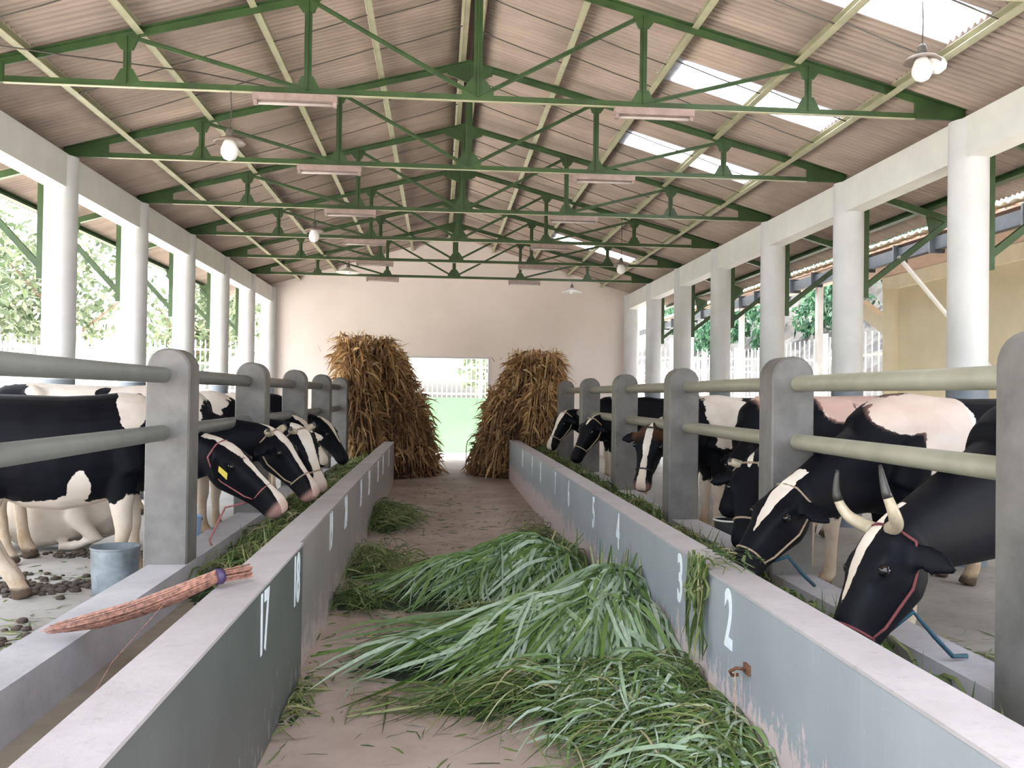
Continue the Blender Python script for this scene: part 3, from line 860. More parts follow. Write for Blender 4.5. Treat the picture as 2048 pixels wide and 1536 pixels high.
def leaf_cloud(name, centers, radii, n, size, mat, parent=None, hang=0.0):
    c = np.array(centers); r = np.array(radii)
    if r.ndim == 1: r = np.repeat(r[:, None], 3, 1)
    idx = NR.integers(0, len(c), n)
    dvec = unit(NR.normal(size=(n, 3))) * (NR.random((n, 1)) ** 0.35)
    p = c[idx] + dvec * r[idx]
    t = unit(NR.normal(size=(n, 3)) + np.array([0, 0, -hang]))
    sd_ = unit(np.cross(t, NR.normal(size=(n, 3))))
    L = size * NR.uniform(0.6, 1.5, n)
    P = np.stack([p, p + t * L[:, None] * 0.5, p + t * L[:, None]], 1)
    W = np.stack([L * 0.15, L * 0.5, L * 0.08], 1)
    o = obj(name, ribbons(name, P, W, sd_, NR.random(n)), mat, parent)
    return o
o = leaf_cloud('creeper', [(16.5 + R.uniform(-1.6, 2.5), 16 + i * 1.1, 5.2 + R.uniform(-0.9, 2.4)) for i in range(44)], [R.uniform(0.7, 1.5) for _ in range(44)], 16000, 0.30, MAT['vine'], hang=1.2)
tag(o, 'green creepers hanging over the stone bank', 'creeper', kind='stuff')

def tree(x, y, h, r, label, n=2600, z0=-0.06, sz=0.30):
    e = empty('tree', (x, y, z0)); tag(e, label, 'tree', 'trees outside the shed')
    MB().tube([(0, 0, 0), (0.1*r, 0.05, h*0.3), (-0.05*r, 0.0, h*0.6), (0.0, 0.1, h*0.8)], [0.05*h*0.45, 0.04*h*0.4, 0.03*h*0.35, 0.01*h], 9).build('trunk', MAT['bark'], e, True)
    for k in range(3):
        th = k * 2.1 + R.random()
        MB().tube([(0, 0, h*(0.4 + 0.08*k)), (r*0.35*math.cos(th), r*0.35*math.sin(th), h*(0.55+0.06*k)), (r*0.65*math.cos(th), r*0.65*math.sin(th), h*(0.68+0.05*k))], [0.014*h, 0.009*h, 0.004*h], 7).build('branch', MAT['bark'], e, True)
    cs = []; rs = []
    for k in range(12):
        th = R.uniform(0, 2*PI); q = R.uniform(0.1, 0.75) * r
        cs.append((q*math.cos(th), q*math.sin(th), h*R.uniform(0.45, 0.95))); rs.append(r*R.uniform(0.3, 0.5))
    o = leaf_cloud('crown', cs, rs, n, sz, MAT['leaves'], e); o['kind'] = 'stuff'
TR = [(-15, 14, 7, 3.2), (-18, 20, 9, 4.0), (-14, 25, 6, 2.8), (-19, 30, 10, 4.5), (-15, 37, 8, 3.8), (-22, 42, 11, 5), (-12.5, 45, 7, 3.2), (-20, 9, 8, 3.6), (-13, 52, 9, 4.0), (-3, 33, 5, 2.6), (3.0, 35, 5.5, 2.8)]
tw = ['tree nearest the left edge of the picture, behind the white fence', 'tall tree behind the first left columns', 'small tree between the left columns', 'tall tree between the second and third left column', 'tree behind the mint wall on the left', 'tall distant tree on the left', 'round tree beyond the fourth left column',
      'tree outside the left edge', 'far tree left of the end wall', 'small tree seen through the doorway on the left', 'small tree seen through the doorway on the right']
for (x, y, h, r), w in zip(TR, tw): tree(x, y, h, r, w)
# distant green slope far left so that no bare horizon shows between the trees
def slope_left():
    nx, ny = 24, 60
    xs = np.linspace(0, 30, nx); ys = np.linspace(-8, 105, ny)
    X, Y = np.meshgrid(xs, ys, indexing='ij')
    Z = np.clip(X, 0, 24) * 0.45 + NR.normal(0, 0.35, X.shape) - 0.06
    V = np.stack([-24 - X, Y, Z], -1).reshape(-1, 3)
    i, j = np.meshgrid(np.arange(nx - 1), np.arange(ny - 1), indexing='ij')
    b = i * ny + j
    Q = np.stack([b, b + ny, b + ny + 1, b + 1], -1).reshape(-1, 4)[:, ::-1]
    o = obj('grass_slope', fast_mesh('grass_slope', V, Q, None, True), plain('slope grass', (0.14, 0.18, 0.10), 0.9, var=0.3, scale=1.0)); tag(o, 'green slope behind the trees on the left', 'slope', kind='structure')
slope_left()
hs = empty('far_house', (-19.5, 58, 0)); tag(hs, 'low far house with dark grey roof beyond the left columns', 'building')
MB().box((-4, -3, -0.06), (4, 3, 2.9)).build('wall', MAT['white_paint'], hs)
MB().add([(-4.5, -3.6, 2.8), (4.5, -3.6, 2.8), (4.5, 3.6, 2.8), (-4.5, 3.6, 2.8), (-3.6, 0, 4.7), (3.6, 0, 4.7)], [(0,1,5,4),(1,2,5),(2,3,4,5),(3,0,4),(3,2,1,0)]).build('roof', MAT['roof_slate'], hs)
for wx in (-2.2, 0.2, 2.4): MB().box((wx - 0.5, -3.04, 1.0), (wx + 0.5, -2.98, 2.1)).build('window', MAT['dark_metal'], hs)

# ------------------------------------------------------------------ cows
HS = [(-0.10, 0.035, 0.015, 0.05), (-0.03, 0.085, 0.045, 0.115), (0.06, 0.105, 0.062, 0.165), (0.18, 0.112, 0.068, 0.195), (0.30, 0.112, 0.066, 0.200),
      (0.42, 0.095, 0.060, 0.180), (0.55, 0.080, 0.055, 0.158), (0.68, 0.070, 0.050, 0.138), (0.80, 0.070, 0.048, 0.128), (0.90, 0.080, 0.044, 0.124),
      (0.985, 0.076, 0.028, 0.112), (1.04, 0.045, 0.005, 0.080)]
HL = 0.52
class Loft:
    def __init__(s): s.v = []; s.f = []
    def add(s, secs, n=22):
        b = len(s.v)
        for (c, sd_, u_, hw, ht, hb, ex) in secs:
            for k in range(n):
                th = 2 * PI * k / n
                cx = math.copysign(abs(math.cos(th)) ** (2/ex), math.cos(th)) * hw
                sy = math.sin(th); sy = math.copysign(abs(sy) ** (2/ex), sy) * (ht if sy > 0 else hb)
                p = c + sd_ * cx + u_ * sy
                s.v.append((p.x, p.y, p.z))
        m = len(secs)
        for i in range(m - 1):
            for k in range(n):
                k2 = (k + 1) % n
                s.f.append((b+i*n+k, b+i*n+k2, b+(i+1)*n+k2, b+(i+1)*n+k))
        s.f.append(tuple(b + k for k in range(n-1, -1, -1)))
        s.f.append(tuple(b + (m-1)*n + k for k in range(n)))
    def limb(s, pts, n=14):
        secs = []
        P = [Vector(p[:3]) for p in pts]
        for i, p in enumerate(pts):
            t = (P[min(i+1, len(P)-1)] - P[max(i-1, 0)]).normalized()
            sd_ = Vector((0, 1, 0)); sd_ = (sd_ - t * sd_.dot(t)).normalized(); u_ = sd_.cross(t)
            hw = p[3]; hh = p[4] if len(p) > 4 else p[3]
            secs.append((P[i], sd_, u_, hw, hh, hh, 2.0))
        s.add(secs, n)

def lerp_tab(t, i):
    return float(np.interp(t, [h[0] for h in HS], [h[i] for h in HS]))

def cow(spec):
    """spec: loc, rot, scale, poll and muzzle in world coordinates, coat description"""
    loc = Vector(spec['loc']); rz = spec['rot']; sc = spec.get('scale', 1.0)
    inv = (Matrix.Translation(loc) @ Matrix.Rotation(rz, 4, 'Z') @ Matrix.Scale(sc, 4)).inverted()
    poll = inv @ Vector(spec['poll']); muz = inv @ Vector(spec['muzzle'])
    lying = spec.get('lying', False)
    dn = (muz - poll).normalized()
    ref = Vector(spec['face']) if 'face' in spec else None
    if ref is not None:
        ref = inv.to_3x3() @ ref
    else:
        ref = Vector((1, 0, 0.35))
    un = (ref - dn * ref.dot(dn)).normalized()         # forehead normal
    sn = dn.cross(un)                                  # to one side of the head
    L = Loft()
    X, Y_, Z = Vector((1,0,0)), Vector((0,1,0)), Vector((0,0,1))
    zo = -0.52 if lying else 0.0
    fat = spec.get('fat', 1.0)
    T = [(-0.82,1.07,.09,.10,.12),(-0.78,1.08,.17,.17,.19),(-0.66,1.06,.245,.235,.26),(-0.50,1.04,.275,.265,.30),(-0.32,1.00,.285,.295,.35),(-0.10,0.955,.325,.335,.40),
         (0.10,0.94,.335,.345,.405),(0.28,0.95,.305,.345,.385),(0.44,0.97,.265,.345,.36),(0.56,0.99,.225,.315,.33),(0.67,1.00,.175,.25,.29),(0.75,1.01,.12,.17,.20)]
    L.add([(Vector((x, 0, z + zo)), Y_, Z, hw*fat, ht, hb, 2.35) for x, z, hw, ht, hb in T], 28)
    # hips, spine, brisket
    for s_ in (-1, 1):
        L.limb([(-0.46, s_*0.13, 1.20+zo, .05), (-0.42, s_*0.21, 1.235+zo, .062), (-0.36, s_*0.22, 1.20+zo, .045)], 10)
        L.limb([(-0.80, s_*0.07, 1.16+zo, .05), (-0.83, s_*0.08, 1.12+zo, .04)], 8)
        L.limb([(0.34, s_*0.17, 1.18+zo, .06, .10), (0.46, s_*0.215, 0.98+zo, .075, .13), (0.53, s_*0.21, 0.80+zo, .075, .10)], 12)   # shoulder
    L.limb([(0.55, 0, 0.72+zo, .10, .08), (0.70, 0, 0.74+zo, .08, .09), (0.76, 0, 0.84+zo, .05, .06)], 12)
    # udder
    L.limb([(-0.50, 0, 0.66+zo, .12, .10), (-0.40, 0, 0.62+zo, .13, .11), (-0.26, 0, 0.63+zo, .09, .07)], 12)
    st = spec.get('step', (0, 0, 0, 0))          # hoof offsets: front right, front left, hind right, hind left (right = -y)
    if not lying:
        for s_, o_ in ((-1, st[0]), (1, st[1])):
            L.limb([(0.46, s_*.17, .90, .10, .14), (0.46+.1*o_, s_*.17, .74, .085, .11), (0.47+.4*o_, s_*.165, .56, .062, .070), (0.49+.6*o_, s_*.16, .42, .056, .056),
                    (0.48+.75*o_, s_*.155, .33, .042, .042), (0.485+.9*o_, s_*.155, .19, .037, .040), (0.495+o_, s_*.155, .115, .046, .048), (0.53+o_, s_*.155, .065, .048, .052), (0.555+o_, s_*.155, .002, .060, .066)], 12)
        for s_, o_ in ((-1, st[2]), (1, st[3])):
            L.limb([(-0.52, s_*.15, .98, .15, .22), (-0.47+.2*o_, s_*.175, .82, .135, .20), (-0.48+.35*o_, s_*.18, .69, .10, .14), (-0.58+.5*o_, s_*.165, .57, .065, .085), (-0.665+.65*o_, s_*.155, .48, .052, .062),
                    (-0.655+.75*o_, s_*.15, .38, .043, .046), (-0.63+.9*o_, s_*.15, .21, .040, .043), (-0.615+o_, s_*.15, .125, .047, .050), (-0.585+o_, s_*.15, .068, .048, .052), (-0.56+o_, s_*.15, .002, .060, .066)], 12)
    else:
        for s_ in (-1, 1):
            L.limb([(0.44, s_*.20, .36, .10), (0.70, s_*.24, .12, .07), (0.46, s_*.22, .06, .05), (0.32, s_*.22, .05, .045)], 12)
            L.limb([(-0.50, s_*.20, .42, .16), (-0.20, s_*.34, .16, .10), (-0.52, s_*.36, .08, .055), (-0.30, s_*.36, .05, .045)], 12)
    # neck
    A = Vector((0.52, 0, 0.96 + zo)); B = poll + dn * 0.03 * 1 - un * 0.06
    c1 = A + Vector((0.28, 0, spec.get('nz', -0.09))); c2 = B - ((B - A).normalized() * 0.9 + dn * 0.02).normalized() * 0.22
    secs = []
    for i in range(9):
        t = i / 8
        def bez(t): return A*(1-t)**3 + c1*3*t*(1-t)**2 + c2*3*t*t*(1-t) + B*t**3
        p = bez(t); tg = (bez(min(1, t+.03)) - bez(max(0, t-.03))).normalized()
        sd_ = Z.cross(tg); 
        if sd_.length < 1e-3: sd_ = Y_.copy()
        sd_.normalize(); u_ = tg.cross(sd_)
        hw = 0.20*(1-t)**1.2 + 0.082*t**0.8*1.0 if t > 0 else .20
        hh = 0.27*(1-t) + 0.115*t
        secs.append((p, sd_, u_, hw, hh*0.95, hh*1.1, 2.1))
    L.add(secs, 20)
    # head
    hl = HL * spec.get('hs', 1.06); g_ = spec.get('hs', 1.06)
    L.add([(poll + dn*(t*hl) - un*0.045, sn, un, hw*g_, (tp + 0.012)*g_, (bt - 0.030)*g_ if bt > .06 else bt, 2.5) for t, hw, tp, bt in HS], 24)
    for s_ in (-1, 1):                                    # brows and cheeks
        c = poll + dn*(0.25*hl) + sn*(s_*0.092)
        L.add([(c + dn*x, sn, un, r_, r_*.8, r_*.8, 2) for x, r_ in ((-.06,.018),(-.03,.034),(.01,.038),(.05,.026),(.08,.012))], 10)
        c = poll + dn*(0.36*hl) - un*0.11 + sn*(s_*0.05)
        L.add([(c + dn*x, sn, un, r_, r_*1.3, r_*1.3, 2) for x, r_ in ((-.12,.02),(-.06,.048),(.0,.052),(.08,.03),(.12,.012))], 10)
        # ear
        e0 = poll + dn*0.045 + sn*(s_*0.075) - un*0.035
        ed = (sn*s_*0.95 - un*spec.get('ear_back', 0.25) + dn*spec.get('ear_drop', 0.22)).normalized()
        en = (un - ed*un.dot(ed)).normalized(); ew = ed.cross(en)
        th_ = 0.013 if spec['vox'] < 0.018 else 0.02
        L.add([(e0 + ed*x, ew, en, w_, th_, th_*1.1, 2) for x, w_ in ((0,.028),(.05,.042),(.10,.056),(.15,.052),(.19,.032),(.215,.012))], 12)
    # tail
    if not lying:
        L.limb([(-0.80, 0, 1.20, .04), (-0.87, 0.0, 1.10, .032), (-0.89, 0.01, .85, .026), (-0.885, 0.02, .62, .026), (-0.88, 0.02, .50, .042), (-0.88, 0.02, .36, .03), (-0.88, .02, .30, .012)], 8)
    me0 = bpy.data.meshes.new('cow_raw'); me0.from_pydata(L.v, [], L.f); me0.update()
    tmp = bpy.data.objects.new('cow_raw', me0); COL.objects.link(tmp)
    md = tmp.modifiers.new('r', 'REMESH'); md.mode = 'VOXEL'; md.voxel_size = spec['vox']; md.use_smooth_shade = True
    sm = tmp.modifiers.new('s', 'SMOOTH'); sm.factor = 0.5; sm.iterations = 4 if spec['vox'] < 0.018 else 2
    dg = bpy.context.evaluated_depsgraph_get()
    me = bpy.data.meshes.new_from_object(tmp.evaluated_get(dg))
    bpy.data.objects.remove(tmp); bpy.data.meshes.remove(me0)
    me.name = 'body'
    nv = len(me.vertices)
    co = np.empty(nv * 3, np.float32); me.vertices.foreach_get('co', co); co = co.reshape(-1, 3).astype(float)
    me.polygons.foreach_set('use_smooth', [True] * len(me.polygons))
    # head coordinates of every vertex
    rel = co - np.array(poll); tt = rel @ np.array(dn) / hl; ss = rel @ np.array(sn); uu = rel @ np.array(un)
    dist_head = np.maximum(0, np.maximum(-tt - 0.05, tt - 1.1))
    in_head = (tt > -0.25) & (tt < 1.15) & (np.abs(ss) < 0.17) & (uu > -0.26) & (uu < 0.12)
    base = spec.get('base', -0.5)
    w = np.full(nv, base)
    for c, r_, v in spec.get('patch', []):
        dd = 1 - np.linalg.norm((co - np.array(c)) / np.array(r_), axis=1)
        val = dd * 1.2
        w = np.maximum(w, np.clip(val, -2, 0.6)) if v > 0 else np.minimum(w, np.clip(-val, -0.6, 2))
    if not lying and spec.get('socks', True):
        sk = (spec.get('sock_h', 0.52) - co[:, 2]) * 3.0
        w = np.where(co[:, 2] < 0.72, np.maximum(w, np.clip(sk, -1, 0.6)), w)
    bl = spec.get('blaze')
    if bl:
        wd = np.interp(tt, bl[0], bl[1])
        val = np.clip((wd - np.abs(ss - spec.get('blaze_off', 0.0))) / 0.05, -1, 0.5) - np.clip((-0.035 - uu) * 14, 0, 1.5) - 0.25
        w = np.where(in_head, np.maximum(val, np.full(nv, -0.6)), w)
    w -= 0.0
    pk = np.clip((tt - 0.90) / 0.06, 0, 1) * in_head * spec.get('pink', 0.0)
    if spec.get('pink_body'):
        pk = np.maximum(pk, np.where(~in_head, np.clip((co[:, 2] - 0.7) * 2, 0, 1) * spec['pink_body'], 0) * np.clip(w * 8 + 0.5, 0, 1))
    br = np.zeros(nv)
    for c, r_ in spec.get('brown', []):
        br = np.maximum(br, np.clip(1 - np.linalg.norm((co - np.array(c)) / np.array(r_), axis=1), 0, 1))
    if spec.get('brown_poll'):
        br = np.maximum(br, np.clip(1 - np.abs(tt - 0.02) / 0.22, 0, 1) * in_head * spec['brown_poll'])
    hf = np.clip((0.075 - co[:, 2]) / 0.012, 0, 1) * (0 if lying else 1)
    for nm, arr in (('white', w), ('pink', pk), ('brown', br), ('hoof', hf), ('dirty', np.full(nv, 0.15 if lying else 1.0))):
        a = me.attributes.new(nm, 'FLOAT', 'POINT'); a.data.foreach_set('value', arr.astype(np.float32))
    e = empty('cow', loc, rz); e.scale = (sc, sc, sc)
    tag(e, spec['label'], 'cow', spec['group'])
    obj('body', me, MAT['cow'], e)
    def hp(t, s_, u_): return poll + dn*(t*hl) + sn*s_ + un*u_
    for s_ in (-1, 1):
        c = hp(0.29, s_*0.114*g_, -0.004)
        ring = []
        m = MB(); vs_ = []; n = 12
        for i in range(1, 7):
            ph = PI * i / 7
            for k in range(n):
                th = 2*PI*k/n
                vs_.append(c + (dn*math.cos(ph)*1.15 + sn*math.sin(ph)*math.cos(th) + un*math.sin(ph)*math.sin(th)) * 0.0215)
        fs_ = [(i*n+k, i*n+(k+1) % n, (i+1)*n+(k+1) % n, (i+1)*n+k) for i in range(5) for k in range(n)] + [tuple(range(n-1, -1, -1)), tuple(5*n+k for k in range(n))]
        m.add(vs_, fs_).build('eye', MAT['eye'], e, True)
        if spec['vox'] < 0.025:
            m = MB(); c = hp(1.005, s_*0.036, -0.036); vs_ = []
            for i in range(1, 5):
                ph = PI * i / 5
                for k in range(n):
                    th = 2*PI*k/n
                    vs_.append(c + dn*math.cos(ph)*0.014 + sn*math.sin(ph)*math.cos(th)*0.017 + un*math.sin(ph)*math.sin(th)*0.011)
            fs_ = [(i*n+k, i*n+(k+1) % n, (i+1)*n+(k+1) % n, (i+1)*n+k) for i in range(3) for k in range(n)] + [tuple(range(n-1, -1, -1)), tuple(3*n+k for k in range(n))]
            m.add(vs_, fs_).build('nostril', MAT['nostril'], e, True)
    hn = spec.get('horns')
    if hn:
        ln = hn
        for s_ in (-1, 1):
            p0 = hp(0.0, s_*0.062, 0.0)
            pts = [p0, hp(-0.02, s_*0.115*1, 0.02), hp(-0.05*ln, s_*(0.115 + 0.05*ln), 0.06*ln + .01), hp(-0.14*ln, s_*(0.115 + 0.062*ln), 0.125*ln + .01), hp(-0.29*ln, s_*(0.115 + 0.04*ln), 0.175*ln + .01)]
            rr = [0.030, 0.027, 0.022, 0.016, 0.005]
            # refine
            P2 = []; r2_ = []
            for i in range(len(pts) - 1):
                for q in range(4):
                    t = q / 4
                    pm1 = pts[max(0, i-1)]; p0_ = pts[i]; p1_ = pts[i+1]; p2_ = pts[min(len(pts)-1, i+2)]
                    P2.append(0.5*((2*p0_) + (p1_-pm1)*t + (2*pm1-5*p0_+4*p1_-p2_)*t*t + (3*p0_-pm1-3*p1_+p2_)*t**3)); r2_.append(rr[i]*(1-t)+rr[i+1]*t)
            P2.append(pts[-1]); r2_.append(rr[-1])
            h_ = MB().tube(P2, r2_, 12).build('horn', MAT['horn'], e, True)
            MB().tube(P2[-6:], [x*1.03 + 0.0008 for x in r2_[-6:]], 12).build('horn_tip', MAT['horn_tip'], h_, True)
    ht = spec.get('halter')
    if ht:
        def ringp(t, k, grow=0.006):
            th = 2*PI*k
            hw, tp, bt = lerp_tab(t, 1), lerp_tab(t, 2), lerp_tab(t, 3)
            cc, s2 = math.cos(th), math.sin(th)
            f = lambda v: math.copysign(abs(v) ** 0.8, v)
            return hp(t, f(cc)*(hw+grow), -0.045 + (f(s2)*(tp + .01 + grow) if s2 > 0 else f(s2)*(bt - 0.045 + grow)))
        r_ = 0.0058 if spec['vox'] < 0.02 else 0.008
        hm = MB()
        hm.tube([ringp(0.70, k/24, 0.004) for k in range(25)], r_, 7, False)
        for s_ in (0.0, 0.5):
            hm.tube([ringp(0.70, s_ + (-0.07 if s_ == 0 else 0.07), .004)] + [ringp(t, s_ + (-0.06 if s_ == 0 else 0.06)*(1 + t), 0.012) for t in (0.6, 0.45, 0.3, 0.15)] + [ringp(0.02, s_ + (-0.02 if s_ == 0 else .02), 0.03)] + [ringp(-0.02, 0.25 + (-0.12 if s_ == 0 else .12), 0.012)] + [ringp(-0.02, 0.25, 0.012)], r_, 7)
        h_ = hm.build('halter', MAT[ht], e, True)
        if spec.get('lead'):
            q = ringp(0.68, -0.25, 0.01)
            ld = spec['lead']
            pts = [q]
            for dv in ld[1]: pts.append(inv @ Vector(dv))
            MB().tube(pts, r_*(1.6 if ld[0] == 'rope_blue' else 1.2), 7).build('lead_rope', MAT[ld[0]], e, True)
    if spec.get('collar'):
        i = 6
        p, sd_, u_, hw, ht_, hb_, ex = secs[i]
        MB().tube([p + sd_*((hw+.012)*math.cos(2*PI*k/28)) + u_*((ht_+.012 if math.sin(2*PI*k/28) > 0 else hb_+.012)*math.sin(2*PI*k/28)) for k in range(29)], 0.011, 7, False).build('collar', MAT[spec['collar']], e, True)
    if spec.get('ear_tag') is not None:
        s_ = spec['ear_tag']
        ed = (sn*s_*0.95 - un*spec.get('ear_back', 0.25) + dn*spec.get('ear_drop', 0.22)).normalized()
        c = poll + dn*0.045 + sn*(s_*0.075) - un*0.035 + ed*0.13
        en = (un - ed*un.dot(ed)).normalized(); ew = ed.cross(en)
        m = MB()
        c2 = c + en*0.02
        k = [c2 - ed*0.02 - dn*0.0, c2 + ed*0.025, c2 + ed*0.028 + dn*0.075, c2 - ed*0.025 + dn*0.075]
        m.add(k + [p_ + en*0.004 for p_ in k], [(0,1,2,3),(7,6,5,4),(0,4,5,1),(1,5,6,2),(2,6,7,3),(3,7,4,0)]).build('ear_tag', MAT['tag_yellow'], e)
    return e

